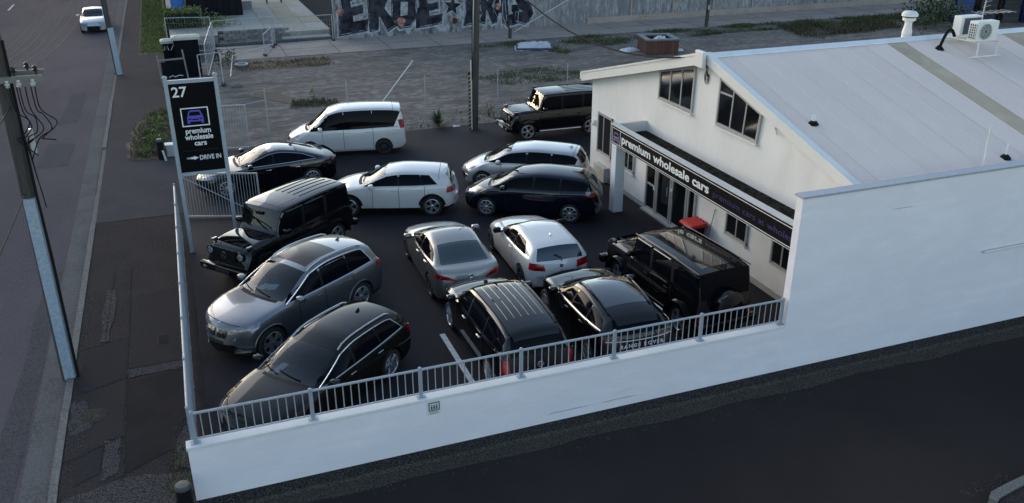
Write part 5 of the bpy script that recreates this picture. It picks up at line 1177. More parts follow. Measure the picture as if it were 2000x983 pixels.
    for key, nm_, mt in (('grille', 'grille', m_trim), ('bumpin', 'lower_intake', m_trim), ('frontplate', 'number_plate', m_platek), ('rearplate', 'number_plate', m_platek), ('rearpanel', 'rear_trim', m_trim)):
        if key in s: patch(nm_, s.get(key+'m', mt), quadfn(s[key]), 6, 3, .010)
    if 'sunroof' in s:
        x0, x1, fy = s['sunroof']; patch('sunroof', s.get('sunm', m_tan2), lambda u, v: (x0+(x1-x0)*u, (2*v-1)*wt(x0)*fy, 3), 8, 8, .004, dirn=(0, 0, -1))
    if 'fin' in s:
        x = s['fin']; a = proj((x, 0, 3), (0, 0, -1))[0]; q = MB(); q.add([a+Vector(v) for v in ((.09, 0, 0), (-.08, .022, 0), (-.08, -.022, 0), (-.07, 0, .065), (-.02, 0, .055))], [(0, 1, 4), (1, 3, 4), (0, 4, 2), (2, 4, 3), (1, 2, 3)]); q.build('roof_antenna', s.get('finm', paint_m), car, True)
    # wipers
    for wy in (.35, -.25):
        q = MB(); pts = []
        for k in range(6):
            y = wy-.62*k/5; x = xc-.03-bl(xc)*min(1, abs(y)/ws(xc))**2-.02-.02*k; a = proj((x, y, 3), (0, 0, -1)); pts.append(a[0]+a[1]*.018)
        q.tube(pts, .011, 5); q.build('wiper', m_trim, car, True)
    # cabin seen through the windscreen
    if s.get('cabin', True):
        q = MB(); q.bevbox(xc-.62, xc-.10, -w2*.70, w2*.70, zc-.30, zc-.055, .05); q.build('dashboard', m_cabin, car, True, 40)
        q = MB(); cx = xc-.78; q.tube([(cx+.05*math.sin(a)*-1, -.36+.19*math.cos(a), zc-.03+.17*math.sin(a)) for a in [k*math.pi/9 for k in range(19)]], .017, 5); q.tube([(cx, -.54, zc-.03), (cx, -.18, zc-.03)], .014, 4); q.build('steering_wheel', m_trim, car, True)
        for sy in (-.37, .37):
            q = MB(); x = xc-1.45; q.bevbox(x-.25, x+.32, sy-.25, sy+.25, zc-.62, zc-.42, .06); q.bevbox(x-.32, x-.16, sy-.24, sy+.24, zc-.50, zc+.16, .06); q.bevbox(x-.33, x-.22, sy-.13, sy+.13, zc+.17, zc+.36, .05); q.build('seat', m_seat, car, True, 50)
        q = MB(); q.box(xr+.1, xc-.1, -w2*.8, w2*.8, gc+.06, gc+.12); q.box(xr+.62, xr+.80, -w2*.7, w2*.7, gc+.2, zd-.02); q.build('cabin_floor', m_cabin, car, True)
        q = MB(); a = Vector((xh+.10, 0, zh-.14)); q.bevbox(a.x-.02, a.x+.03, -.12, .12, a.z-.05, a.z+.03, .012); q.build('rear_view_mirror', m_trim, car, True)
    add_wheels(car, s, name)
    return car, proj, patch, quadfn, dict(zt=zt, zs=zsf, ws=ws, wt=wt, zte=zte, bl=bl)
def ring(q, c, r, w, n=20, axis='x'):
    q.tube([Vector(c)+(Vector((0, math.cos(a)*r, math.sin(a)*r)) if axis == 'x' else Vector((math.cos(a)*r, math.sin(a)*r, 0))) for a in [k*2*math.pi/n for k in range(n+1)]], w, 5)
# ----------------------------------------------------------------- the fleet
P_white = paint('paint white', (.54, .53, .515)); P_black = paint('paint black', (.0035, .0035, .0045), 0, .3); P_navy = paint('paint midnight blue', (.004, .0055, .014), .2, .3)
P_silver = paint('paint pale silver', (.42, .425, .435), .6, .36); P_grey = paint('paint space grey', (.19, .195, .21), .8, .34); P_champ = paint('paint warm silver', (.20, .192, .18), .75, .34)
P_brown = paint('paint black brown', (.010, .0085, .0075), 0, .3, .6); P_teslak = paint('paint solid black', (.003, .003, .0055), 0, .28)
# white people carrier
s = dict(L=4.70, W=1.72, H=1.86, fa=1.43, ra=-1.43, r=.315, gc=.17, xc=1.52, xh=.72, xr=-2.16, xd=-2.30, zc=1.06, zd=1.12, zr=1.78, zh=1.70, hf=.88, belt=(1.10, 1.02), rw=.78, crown=.05, round=.13,
         doors=(1.05, .12, -1.02), band=1, panes=[((1.42, .66), (.09, .09)), ((.07, .07), (-1.01, -1.01)), ((-1.03, -1.03), (-1.85, -2.14))], rim='ten', rimmat='dark', handle=P_white, roofend=-1.85, wbot=.01, wtop=.05, arch=.04,
         mid=[(-.6, 1.86), (.1, 1.84)], tail=[(-2.33, .70, 1.02), (-2.18, .86, 1.02), (-2.16, .84, 1.36), (-2.26, .72, 1.36)], head=[(2.28, .45, .74), (2.0, .80, .80), (1.95, .80, .90), (2.25, .45, .84)],
         grille=[(2.4, .42, .62), (2.4, -.42, .62), (2.4, -.45, .80), (2.4, .45, .80)], bumpin=[(2.4, .5, .32), (2.4, -.5, .32), (2.4, -.5, .46), (2.4, .5, .46)], mir=(.98, 1.12), tailpts=[(-2.31, .9)], brear=.06, clad=False)
c1 = build_car('people_carrier', 'white people carrier with black window band at the back of the yard', s, (5.95, 34.35), 169, P_white, 'van')
car, proj, patch, qf, fn = c1
for sy in (1, -1): patch('door_rail', m_trim, lambda u, v: (-1.05-1.1*u, sy*2, 1.085+.012*v), 8, 1, .004, dirn=(0, -sy, 0))
patch('rear_spoiler', P_white, qf([(-2.15, .55, 1.80), (-2.15, -.55, 1.80), (-2.28, -.52, 1.70), (-2.28, .52, 1.70)]), 6, 2, .02)
# black saloon behind the gate
s = dict(L=4.97, W=1.95, H=1.43, fa=1.52, ra=-1.44, r=.345, gc=.15, xc=1.02, xh=.10, xr=-1.05, xd=-2.02, zc=.97, zd=1.06, zr=1.33, zh=1.37, hf=.76, belt=(1.0, .93), rw=.68, crown=.06, round=.22,
         doors=(.92, -.10, -1.10), panes=[((.98, .02), (-.10, -.14)), ((-.16, -.20), (-1.05, -1.0)), ((-1.09, -1.04), (-1.62, -1.30))], trimline='loop', trimr=.014, rim='ten', handle=m_chrome, hz=.82, tailpts=[(-2.46, .92), (-2.38, 1.00)], fin=-.9,
         mid=[(-.35, 1.425)], tail=[(-2.46, .35, .80), (-2.15, .86, .82), (-2.12, .86, .93), (-2.44, .40, .92)], tailm=m_redd, head=[(2.33, .50, .60), (1.85, .86, .70), (1.82, .84, .78), (2.25, .48, .72)], mir=(.66, 1.02), mirmat=P_teslak,
         grille=[(2.5, .3, .55), (2.5, -.3, .55), (2.5, -.34, .63), (2.5, .34, .63)], bumpin=[(2.5, .6, .28), (2.5, -.6, .28), (2.5, -.6, .38), (2.5, .6, .38)], sunroof=(-.95, -.02, .86), sunm=m_gloss, clad=False)
c2 = build_car('saloon_car', 'long black saloon with a silver window loop parked behind the driveway gate', s, (2.45, 31.25), 183, P_teslak, 'car')
# white compact crossover
s = dict(L=4.42, W=1.80, H=1.49, fa=1.34, ra=-1.36, r=.345, gc=.20, xc=.98, xh=.16, xr=-1.84, xd=-2.08, zc=1.04, zd=1.04, zr=1.40, zh=1.42, hf=.84, belt=(1.06, .98), rw=.73, crown=.055, round=.18,
         doors=(.74, -.28, -1.12), panes=[((.86, .10), (-.24, -.26)), ((-.30, -.32), (-1.02, -.98)), ((-1.05, -1.01), (-1.55, -1.28))], rim='double', roofend=-1.60, mid=[(-.5, 1.49), (-1.3, 1.46)], tailpts=[(-2.17, .82), (-2.10, .98)], arches=.036,
         tail=[(-2.14, .42, .82), (-1.80, .84, .82), (-1.82, .82, 1.02), (-2.10, .45, 1.0)], head=[(2.12, .42, .70), (1.74, .82, .78), (1.70, .82, .90), (2.05, .45, .83)], mir=(.58, 1.05), trimline='low', trimr=.007,
         grille=[(2.2, .42, .55), (2.2, -.42, .55), (2.2, -.46, .76), (2.2, .46, .76)], bumpin=[(2.2, .6, .28), (2.2, -.6, .28), (2.2, -.6, .40), (2.2, .6, .40)], sunm=m_gloss, rearplate=[(-2.3, .26, .60), (-2.3, -.26, .60), (-2.3, -.26, .70), (-2.3, .26, .70)])
c3 = build_car('crossover_car', 'white compact crossover with red tail lamp in the middle of the yard', s, (6.12, 27.35), 160.5, P_white)
# two low people movers side by side
s = dict(L=4.65, W=1.775, H=1.53, fa=1.38, ra=-1.38, r=.325, gc=.16, xc=1.36, xh=.42, xr=-1.92, xd=-2.16, zc=1.00, zd=1.08, zr=1.43, zh=1.44, hf=.76, belt=(1.06, .96), rw=.74, crown=.05, round=.18,
         doors=(.86, -.16, -1.06), panes=[((1.36, .95), (.95, .62)), ((.88, .56), (-.13, -.15)), ((-.2, -.22), (-1.0, -1.02)), ((-1.06, -1.08), (-1.88, -1.95))], rim='eight', roofend=-1.80, mid=[(-.5, 1.53), (-1.4, 1.50)], tailpts=[(-2.29, .84), (-2.22, .98)],
         tail=[(-2.28, .44, .90), (-1.90, .84, .92), (-1.88, .84, 1.02), (-2.22, .46, 1.04)], tail2=[(-2.20, .60, 1.04), (-1.86, .82, 1.03), (-1.86, .80, 1.09), (-2.16, .60, 1.10)], head=[(2.22, .36, .62), (1.78, .80, .72), (1.70, .80, .83), (2.14, .40, .72)], mir=(.78, 1.05), fin=-1.62,
         grille=[(2.3, .40, .56), (2.3, -.40, .56), (2.3, -.42, .66), (2.3, .42, .66)], grillem=m_chrome, bumpin=[(2.3, .6, .27), (2.3, -.6, .27), (2.3, -.6, .42), (2.3, .6, .42)], fog=[(2.20, .62, .36), (2.04, .76, .36), (2.02, .76, .46), (2.18, .62, .46)], rearplate=[(-2.4, .26, .66), (-2.4, -.26, .66), (-2.4, -.26, .76), (-2.4, .26, .76)], clad=False)
c4 = build_car('estate_car', 'silver estate car, farther of the two parked nose-left by the showroom', s, (11.12, 27.95), 148, P_silver)
c5 = build_car('estate_car', 'dark blue estate car, nearer of the two parked nose-left by the showroom', dict(s, handle=m_trim), (10.38, 25.4), 146, P_navy)
# grey sports utility
s = dict(L=4.89, W=1.94, H=1.75, fa=1.56, ra=-1.37, r=.385, gc=.22, xc=1.10, xh=.18, xr=-1.98, xd=-2.26, zc=1.17, zd=1.18, zr=1.60, zh=1.63, hf=1.00, belt=(1.18, 1.10), rw=.73, crown=.055, round=.18,
         doors=(.86, -.14, -1.12), panes=[((1.00, .12), (-.10, -.13)), ((-.17, -.20), (-1.05, -1.03)), ((-1.08, -1.06), (-1.86, -1.66))], trimline='loop', trimr=.014, rim='star', ww=.26, sunroof=(-1.02, .02, .72), rails=(-1.75, .12, m_satin), fin=-1.55, mid=[(-.55, 1.75)], tailpts=[(-2.40, .95), (-2.34, 1.10)], arches=.02, archm=P_grey,
         tail=[(-2.38, .40, 1.02), (-1.95, .92, 1.04), (-1.98, .90, 1.20), (-2.34, .42, 1.14)], head=[(2.30, .40, .80), (1.86, .88, .88), (1.80, .88, 1.00), (2.22, .42, .92)], mir=(.70, 1.19), bumpin=[(2.5, .5, .34), (2.5, -.5, .34), (2.5, -.5, .48), (2.5, .5, .48)], frontplate=[(2.5, .26, .50), (2.5, -.26, .50), (2.5, -.26, .61), (2.5, .26, .61)],
         fog=[(2.36, .62, .38), (2.12, .86, .38), (2.08, .86, .46), (2.34, .62, .46)])
c6 = build_car('sport_utility', 'grey sport utility with silver roof rails and papers on its dashboard', s, (1.92, 20.35), 214.2, P_grey)
car, proj, patch, qf, fn = c6
for sy in (1, -1):
    g = patch('kidney_grille', m_trim, qf([(2.5, sy*.04, .68), (2.5, sy*.32, .68), (2.45, sy*.35, .86), (2.45, sy*.05, .87)]), 5, 3, .012)
    q = MB()
    for k in range(8):
        y = sy*(.06+k*.036); a = proj((3, y, .69), (-1, 0, 0))[0]; b_ = proj((3, y, .86), (-1, 0, 0))[0]; q.tube([a+Vector((.022, 0, 0)), (a+b_)/2+Vector((.03, 0, 0)), b_+Vector((.02, 0, 0))], .007, 4)
    q.build('grille_bar', m_chrome, g, True)
    patch('lower_trim', m_satin, qf([(2.42, sy*.55, .30), (2.2, sy*.88, .32), (2.2, sy*.88, .355), (2.42, sy*.55, .335)]), 6, 1, .012)
    patch('round_fog_lamp', m_clear, lambda u, v: (2.5, sy*.66+.05*(u*2-1)*(1-.3*abs(v*2-1)), .66+.05*(v*2-1)), 4, 4, .014)
a, n_ = proj((2.25, 0, 3), (0, 0, -1)); q = MB(); q.lathe([(0, .012), (.036, .010), (.041, 0)], 14, Matrix.Translation(a+Vector((0, 0, .004)))); bd = q.build('round_badge', m_chrome, car, True)
q = MB(); q.lathe([(0, .018), (.024, .016)], 12, Matrix.Translation(a+Vector((0, 0, .004)))); q.build('badge_centre', mat('badge blue', (.05, .16, .4), .4), bd, True)
# dark estate with silver rails, nearest the corner
s = dict(L=4.96, W=1.87, H=1.48, fa=1.52, ra=-1.42, r=.345, gc=.18, xc=.98, xh=.10, xr=-2.06, xd=-2.34, zc=1.01, zd=1.02, zr=1.36, zh=1.385, hf=.83, belt=(1.02, .95), rw=.71, crown=.055, round=.18,
         doors=(.80, -.22, -1.18), panes=[((.92, .04), (-.18, -.21)), ((-.25, -.28), (-1.10, -1.08)), ((-1.14, -1.12), (-1.92, -1.70))], trimline='loop', trimr=.011, rim='five', rails=(-1.80, .0, m_satin), fin=-1.45, finm=m_trim, mid=[(-.5, 1.48)], tailpts=[(-2.43, .86), (-2.39, .96)], handle=m_chrome,
         tail=[(-2.43, .40, .82), (-2.04, .88, .84), (-2.06, .88, .98), (-2.39, .42, .96)], head=[(2.32, .42, .62), (1.86, .82, .70), (1.76, .84, .82), (2.18, .44, .74)], mir=(.62, 1.02), bumpin=[(2.5, .7, .28), (2.5, -.7, .28), (2.5, -.7, .42), (2.5, .7, .42)],
         grille=[(2.5, .34, .42), (2.5, -.34, .42), (2.5, -.40, .74), (2.5, .40, .74)])
c7 = build_car('estate_car', 'dark brown-black estate car with silver roof rails right behind the corner of the railing', s, (1.86, 16.60), 221, P_brown)
# silver saloon seen from behind
s = dict(L=4.58, W=1.80, H=1.45, fa=1.40, ra=-1.30, r=.325, gc=.16, xc=.92, xh=.04, xr=-1.02, xd=-1.78, zc=1.02, zd=1.07, zr=1.37, zh=1.39, hf=.78, belt=(1.03, .95), rw=.71, crown=.055, round=.2,
         doors=(.72, -.32, -1.14), panes=[((.86, .0), (-.28, -.30)), ((-.34, -.36), (-1.06, -1.0)), ((-1.10, -1.04), (-1.45, -1.22))], rim='ten', rimmat='dark', mid=[(-.35, 1.45)], tailpts=[(-2.25, .90), (-2.18, 1.01)], handle=m_chrome, mir=(.55, 1.02), mirmat=P_champ,
         tail=[(-2.26, .38, .80), (-1.90, .84, .84), (-1.92, .82, .98), (-2.24, .62, .90)], head=[(2.15, .42, .60), (1.70, .82, .68), (1.62, .82, .80), (2.05, .42, .70)], rearplate=[(-2.4, .20, .70), (-2.4, -.20, .70), (-2.4, -.20, .81), (-2.4, .20, .81)], rearpanel=[(-2.4, .6, .30), (-2.4, -.6, .30), (-2.4, -.6, .45), (-2.4, .6, .45)],
         grille=[(2.4, .4, .45), (2.4, -.4, .45), (2.4, -.45, .62), (2.4, .45, .62)], rearglass=mat('teal rear glass', (.020, .032, .036), .10, spec=.8), clad=False)
c8 = build_car('saloon_car', 'warm silver saloon seen from behind in the middle row', s, (6.32, 21.75), 88.7, P_champ)
car, proj, patch, qf, fn = c8
a = proj((-3, 0, .90), (1, 0, 0))[0]; q = MB(); ring(q, a+Vector((-.014, 0, 0)), .055, .008); q.tube([a+Vector((-.016, -.05, .01)), a+Vector((-.016, -.02, -.005)), a+Vector((-.016, 0, .03)), a+Vector((-.016, .02, -.005)), a+Vector((-.016, .05, .01))], .006, 4); q.build('rear_badge', m_chrome, car, True)
# white hatchback
s = dict(L=4.32, W=1.77, H=1.43, fa=1.39, ra=-1.30, r=.325, gc=.16, xc=.78, xh=-.06, xr=-1.80, xd=-2.04, zc=1.00, zd=1.02, zr=1.34, zh=1.375, hf=.80, belt=(1.03, .95), rw=.73, crown=.055, round=.19,
         doors=(.62, -.62), panes=[((.72, -.10), (-.56, -.60)), ((-.62, -.66), (-1.52, -1.22))], rim='five', rimmat='dark', mid=[(-.6, 1.43), (-1.3, 1.40)], tailpts=[(-2.13, .78), (-2.09, .94)], fin=-1.2, mir=(.42, 1.02), mirmat=m_trim,
         tail=[(-2.11, .46, .76), (-1.86, .84, .78), (-1.88, .82, .98), (-2.08, .50, .94)], head=[(2.0, .42, .62), (1.62, .80, .70), (1.58, .80, .82), (1.92, .42, .74)], rearpanel=[(-2.3, .55, .28), (-2.3, -.55, .28), (-2.3, -.55, .42), (-2.3, .55, .42)], rearglass=mat('blue rear glass', (.012, .022, .038), .08, spec=.8),
         grille=[(2.3, .3, .50), (2.3, -.3, .50), (2.3, -.33, .66), (2.3, .33, .66)], clad=False)
c9 = build_car('hatchback_car', 'white three-door hatchback seen from behind in the middle row', s, (8.79, 21.4), 88.1, P_white)
car, proj, patch, qf, fn = c9
a = proj((-3, 0, .88), (1, 0, 0))[0]; q = MB(); q.cyl(a, a+Vector((-.02, 0, 0)), .045, n=14); bd = q.build('round_badge', m_trim, car, True); q = MB(); q.cyl(a+Vector((-.02, 0, 0)), a+Vector((-.024, 0, 0)), .030, n=12); q.build('badge_centre', mat('badge blue', (.05, .16, .4), .4), bd, True)
q = MB(); p0 = proj((-3, -.02, 1.0), (1, 0, 0))[0]; q.tube([p0+Vector((-.03, 0, 0)), p0+Vector((-.01, .02, .10)), p0+Vector((.06, .18, .17))], .012, 5); q.build('rear_wiper', m_trim, car, True)
# big black van-like wagon with ribbed roof
s = dict(L=4.70, W=1.80, H=1.63, fa=1.40, ra=-1.40, r=.345, gc=.19, xc=1.16, xh=.48, xr=-2.00, xd=-2.25, zc=1.08, zd=1.08, zr=1.50, zh=1.53, hf=.92, belt=(1.08, 1.02), rw=.70, crown=.045, round=.14,
         doors=(.95, .0, -1.0), panes=[((1.08, .44), (.02, .01)), ((-.04, -.05), (-.98, -.98)), ((-1.02, -1.02), (-1.98, -1.98))], rim='double', rails=(-1.92, .40, P_black), raily=.95, roofend=-1.84, mid=[(-.6, 1.62), (.1, 1.60)], tailpts=[(-2.30, .90)], brear=.08, handle=m_chrome, mir=(.82, 1.12),
         tail=[(-2.32, .70, .70), (-2.16, .86, .70), (-2.14, .86, 1.02), (-2.28, .74, 1.02)], rearpanel=[(-2.5, .5, .58), (-2.5, -.5, .58), (-2.5, -.5, .68), (-2.5, .5, .68)], rearpanelm=m_satin, head=[(2.2, .5, .68), (1.9, .82, .74), (1.86, .82, .86), (2.15, .5, .80)], rearglass=m_tint)
c10 = build_car('ribbed_roof_wagon', 'tall black wagon with ribbed roof parked tail to the railing by the white bay line', s, (6.28, 17.22), 90.6, P_black)
car, proj, patch, qf, fn = c10
for k in range(6):
    y = -.42+k*.168; q = MB(); q.tube([proj((x, y, 3), (0, 0, -1))[0]+Vector((0, 0, .002)) for x in [.25-.19*i for i in range(10)]], .010, 5); q.build('roof_rib', P_black, car, True, True)
a = proj((-3, 0, .86), (1, 0, 0))[0]; q = MB(); ring(q, a+Vector((-.014, 0, 0)), .062, .009); q.box(a.x-.022, a.x-.012, -.085, .085, a.z-.012, a.z+.012); q.build('rear_badge', m_chrome, car, True)
patch('rear_spoiler', P_black, qf([(-1.90, .60, 1.58), (-1.90, -.60, 1.58), (-2.26, -.54, 1.50), (-2.26, .54, 1.50)]), 6, 3, .03)
# black coupe-roofed crossover
s = dict(L=4.37, W=1.90, H=1.62, fa=1.34, ra=-1.32, r=.365, gc=.21, xc=.92, xh=.06, xr=-1.78, xd=-2.08, zc=1.12, zd=1.14, zr=1.42, zh=1.54, hf=.98, belt=(1.18, 1.05), rw=.68, crown=.055, round=.2,
         doors=(.74, -.26, -1.1), panes=[((.84, .0), (-.22, -.25)), ((-.29, -.32), (-1.06, -1.04)), ((-1.10, -1.08), (-1.82, -1.62))], rim='double', rails=(-1.6, .0, P_black), roofend=-1.50, mid=[(-.4, 1.61)], tailpts=[(-2.17, .92), (-2.13, 1.06)], mir=(.52, 1.14), trimline='low', trimr=.012, sunroof=(-1.35, .0, .82), sunm=m_gloss,
         tailm=m_redd, tail=[(-2.14, .48, .94), (-1.86, .90, .96), (-1.88, .88, 1.08), (-2.12, .50, 1.06)], head=[(2.05, .5, .80), (1.65, .88, .86), (1.60, .88, .96), (1.98, .5, .90)], rearglass=m_tint, rearpanel=[(-2.3, .5, .62), (-2.3, -.5, .62), (-2.3, -.5, .66), (-2.3, .5, .66)], rearpanelm=m_satin,
         grille=[(2.3, .5, .70), (2.3, -.5, .70), (2.3, -.5, .84), (2.3, .5, .84)])
c11 = build_car('coupe_crossover', 'black sloping-roof crossover parked tail to the railing right of the ribbed-roof wagon', s, (8.74, 16.98), 88.2, P_black)
car, proj, patch, qf, fn = c11
a = proj((-3, 0, .86), (1, 0, 0))[0]
me_before = text_mesh('tail_lettering', 'RANGE ROVER', .12, mat('bright lettering', (.7, .7, .72), .4), None, (0, 0, 0), (0, -1, 0), (0, 0, 1), space=1.4, align='CENTER', bold=.004); me_before.parent = car; me_before.location = (a.x-.035, 0, .88)
q = MB(); pts = [proj((-3, y, 1.02-.02*abs(y)), (1, 0, 0))[0]+Vector((-.012, 0, 0)) for y in [-.8+.1*i for i in range(17)]]; q.tube(pts, .010, 5); q.build('tail_strip', m_satin, car, True)
patch('rear_spoiler', P_black, qf([(-1.52, .56, 1.5), (-1.52, -.56, 1.5), (-2.02, -.50, 1.40), (-2.02, .50, 1.40)]), 6, 3, .03)
# light saloon on the road
s = dict(L=4.55, W=1.76, H=1.46, fa=1.40, ra=-1.22, r=.31, gc=.16, xc=.98, xh=.15, xr=-.98, xd=-1.65, zc=1.0, zd=1.04, zr=1.36, zh=1.39, hf=.76, belt=(1.0, .93), rw=.73, crown=.05, round=.2, z=-.10,
         doors=(.76, -.28, -1.1), panes=[((.90, .10), (-.24, -.26)), ((-.3, -.32), (-1.2, -1.06))], rim='five', mid=[(-.35, 1.46)], tailpts=[(-2.22, .88), (-2.15, .98)], mir=(.58, 1.02), tail=[(-2.24, .4, .76), (-1.95, .82, .78), (-1.96, .82, .92), (-2.2, .42, .90)],
         head=[(2.2, .34, .54), (1.85, .80, .60), (1.78, .80, .72), (2.12, .36, .68)], grille=[(2.4, .28, .52), (2.4, -.28, .52), (2.4, -.30, .62), (2.4, .30, .62)], bumpin=[(2.4, .55, .26), (2.4, -.55, .26), (2.4, -.55, .38), (2.4, .55, .38)], frontplate=[(2.4, .2, .40), (2.4, -.2, .40), (2.4, -.2, .50), (2.4, .2, .50)], frontplatem=m_plate, clad=False)
c12 = build_car('saloon_car', 'pale silver-white saloon parked alone on the road by the far power pole', s, (-5.0, 69.6), 269.5, paint('paint pearl', (.42, .43, .48), .35), 'car', None)
# ----------------------------------------------------------------- square jeeps
def jeep(label, pos, head, roof='ribs', extras=()):
    s = dict(L=4.40, W=1.62, H=1.93, fa=1.42, ra=-1.43, r=.385, gc=.30, xc=.96, xh=.70, xr=-2.06, xd=-2.16, zc=1.235, zd=1.20, zr=1.86, zh=1.86, hf=1.17, belt=(1.17, 1.14), rw=.90, crown=.035, round=.07, taper=(.97, .99, .93, .97), brear=.01, bfront=.02, bnose=.03, sharp=25,
             doors=(.90, -.12, -1.02), panes=[((.86, .72), (-.06, -.06)), ((-.16, -.16), (-.98, -.98)), ((-1.10, -1.10), (-1.98, -1.98))], rim='double', ww=.27, mid=[(-.7, 1.925), (.3, 1.91)], tailpts=[(-2.18, 1.0)], zfb=.66, arch=.03, hz=1.02, handle=m_trim, mir=(.70, 1.30), mirmat=P_black, wbot=.06, wtop=.10, norear=False, rearglass=m_tint, hoodline=2.02, N=40)
    t, proj, patch, qf, fn = build_car('jeep', label, s, pos, head, P_black, 'jeep')
    # flared guards over the wheels
    for x in (1.42, -1.43):
        for sy in (1, -1):
            q = MB(); pr_ = []
            for k in range(13):
                a = R(4+172*k/12); pr_.append((x+math.cos(a)*.43, .385+math.sin(a)*.43, x+math.cos(a)*.50, .385+math.sin(a)*.52))
            v = []
            for (xa, za, xb, zb_) in pr_: v += [(xa, sy*.74, za), (xa, sy*.905, za), (xb, sy*.90, zb_), (xb, sy*.74, zb_+.02)]
            q.add(v, [(i*4+k, i*4+(k+1) % 4, (i+1)*4+(k+1) % 4, (i+1)*4+k) for i in range(12) for k in range(4)]+[(0, 1, 2, 3), (51, 50, 49, 48)]); q.build('wheel_guard', P_black, t, True, 40)
    for sy in (1, -1):
        q = MB(); q.box(-.92, .92, sy*.80 if sy > 0 else -.845, .845 if sy > 0 else -.80, .86, .92); q.build('rub_strip', m_trim, t, True)
        q = MB(); q.tube([(-.95, sy*.86, .40), (.93, sy*.86, .40)], .035, 8); q.build('side_step', m_satin, t, True, True)
        q = MB(); q.bevbox(1.80, 1.98, sy*.66-.045, sy*.66+.045, 1.15, 1.225, .02); q.build('indicator', mat('indicator lens', (.035, .033, .032), .2, coat=1), t, True)
        q = MB(); q.lathe([(0, .03), (.085, .025), (.105, .0), (.11, -.03)], 18, Matrix.Translation((2.17, sy*.56, .99)) @ Matrix.Rotation(R(90), 4, 'Y')); q.build('headlight', m_clear, t, True, True)
        q = MB(); q.lathe([(.105, .0), (.125, .02), (.135, -.03)], 18, Matrix.Translation((2.165, sy*.56, .99)) @ Matrix.Rotation(R(90), 4, 'Y')); q.build('headlight_bezel', m_trim, t, True, True)
        q = MB(); q.bevbox(-2.23, -2.16, sy*.70-.06, sy*.70+.06, .66, .86, .015); q.build('taillight', m_red, t, True)
        q = MB(); q.bevbox(2.335, 2.352, sy*.66-.06, sy*.66+.06, .52, .58, .006); q.build('driving_lamp', m_clear, t, True)
        for q_, (x0, x1) in enumerate(((.55, -.10), (-.20, -.95))):
            q = MB(); z = 1.80; q.tube([(x0, sy*.765, z-.02), (x1, sy*.765, z-.015)], .020, 5); q.build('wind_deflector', m_gloss, t, True)
    q = MB(); q.bevbox(2.16, 2.20, -.40, .40, .80, 1.14, .015); gr = q.build('grille', m_trim, t, True)
    for k in range(4): q = MB(); q.box(2.198, 2.212, -.38, .38, .84+k*.078, .864+k*.078); q.build('grille_bar', m_satin if extras == 'bright' else m_trim, gr, True)
    q = MB(); ring(q, (2.222, 0, .97), .09, .011)
    for k in range(3): a = R(90+120*k); q.tube([(2.222, 0, .97), (2.222, .09*math.cos(a), .97+.09*math.sin(a))], .009, 4)
    q.build('front_badge', m_chrome, gr, True)
    q = MB(); q.bevbox(2.12, 2.34, -.88, .88, .44, .66, .05); q.build('front_bumper', P_black, t, True, 40)
    q = MB(); q.box(2.335, 2.352, -.26, .26, .50, .61); q.build('number_plate', m_platek if extras != 'bright' else m_plate, t, True)
    q = MB(); q.bevbox(-2.34, -2.16, -.86, .86, .46, .64, .04); q.build('rear_bumper', P_black, t, True, 40)
    M = Matrix.Translation((-2.30, 0, 1.06)) @ Matrix.Rotation(R(-90), 4, 'Y')
    q = MB(); q.lathe([(0, .14), (.30, .14), (.36, .11), (.38, .05), (.38, -.08), (0, -.08)], 26, M); q.build('spare_wheel_cover', P_black, t, True, 40)
    q = MB(); q.box(1.0, 2.0, -.42, .42, 1.195, 1.215) if False else q.tube([(1.0, -.45, 1.232), (2.0, -.42, 1.188)], .010, 5); q.tube([(1.0, .45, 1.232), (2.0, .42, 1.188)], .010, 5); q.build('bonnet_crease', P_black, t, True)
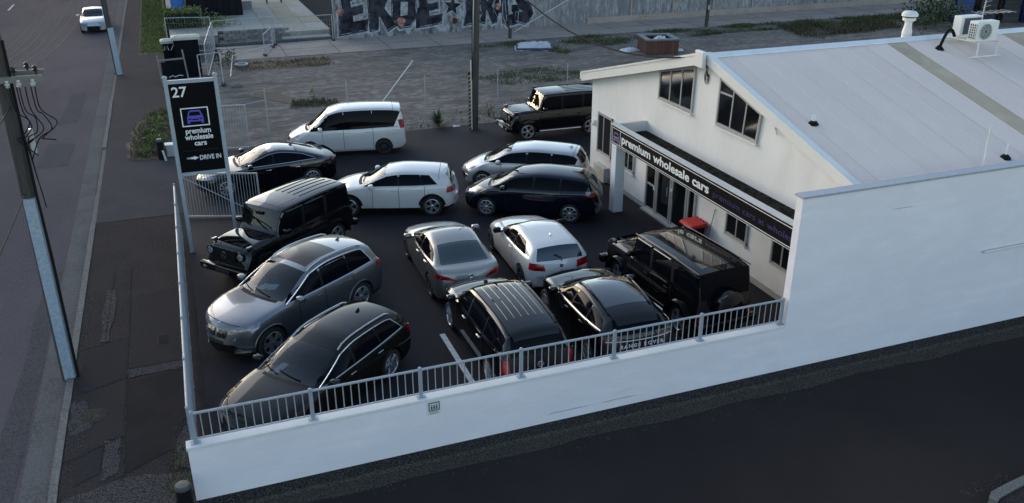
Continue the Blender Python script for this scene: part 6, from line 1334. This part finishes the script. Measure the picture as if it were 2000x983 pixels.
    if roof == 'ribs':
        for k in range(5):
            y = -.44+k*.22; q = MB(); q.tube([proj((x, y, 3), (0, 0, -1))[0]+Vector((0, 0, .003)) for x in [-.35-.20*i for i in range(9)]], .013, 5); q.build('roof_rib', P_black, t, True, True)
        patch('sunroof', paint('jeep sunroof', (.010, .009, .008)), lambda u, v: (-.2+.72*u, (2*v-1)*.46, 3), 6, 6, .006, dirn=(0, 0, -1))
    else:
        patch('roof_glass', m_gloss, lambda u, v: (-1.85+2.2*u, (2*v-1)*.52, 3), 8, 6, .008, dirn=(0, 0, -1))
    for sy in (1, -1): q = MB(); q.tube([(.70, sy*.735, 1.845), (-.6, sy*.735, 1.875), (-2.06, sy*.735, 1.845)], .016, 5); q.build('rain_gutter', P_black, t, True, True)
    return t
jeep('square black jeep with ribbed roof facing the footpath next to the pylon sign', (2.15, 24.35), 219)
jeep('square black jeep at the back of the yard half hidden by the showroom corner', (14.64, 33.67), 178.4, extras='bright')
jeep('square black jeep with glossy glass roof parked beside the showroom wall', (11.23, 17.84), 93.6, roof='glass')
# loose things in the cars
def paper(x, y, z, rz, lx, ly, label, tilt=0):
    t = thing('paper_sheet', label, 'paper', (x, y, z), rz); b = MB(); n = 4
    b.add([(lx*(i/n-.5), ly*(j/n-.5), .006*math.sin(i+j)+tilt*(i/n-.5)) for j in range(n+1) for i in range(n+1)], [(j*(n+1)+i, j*(n+1)+i+1, (j+1)*(n+1)+i+1, (j+1)*(n+1)+i) for j in range(n) for i in range(n)]); b.build('sheet', mat('paper', (.72, .76, .78), .7), t, True)
def incar(pos, head, lx, ly): a = R(head); return pos[0]+math.cos(a)*lx-math.sin(a)*ly, pos[1]+math.sin(a)*lx+math.cos(a)*ly
x, y = incar((1.92, 20.35), 214.2, .66, -.30); paper(x, y, 1.135, 220, .30, .22, 'white price sheet lying on the dashboard of the grey sport utility')
x, y = incar((1.92, 20.35), 214.2, .56, -.10); paper(x, y, 1.14, 245, .30, .22, 'second white sheet overlapping on the dashboard of the grey sport utility')
x, y = incar((1.80, 16.55), 221, .58, -.42); paper(x, y, .975, 228, .42, .16, 'long white sheet on the dashboard of the dark estate near the railing corner')
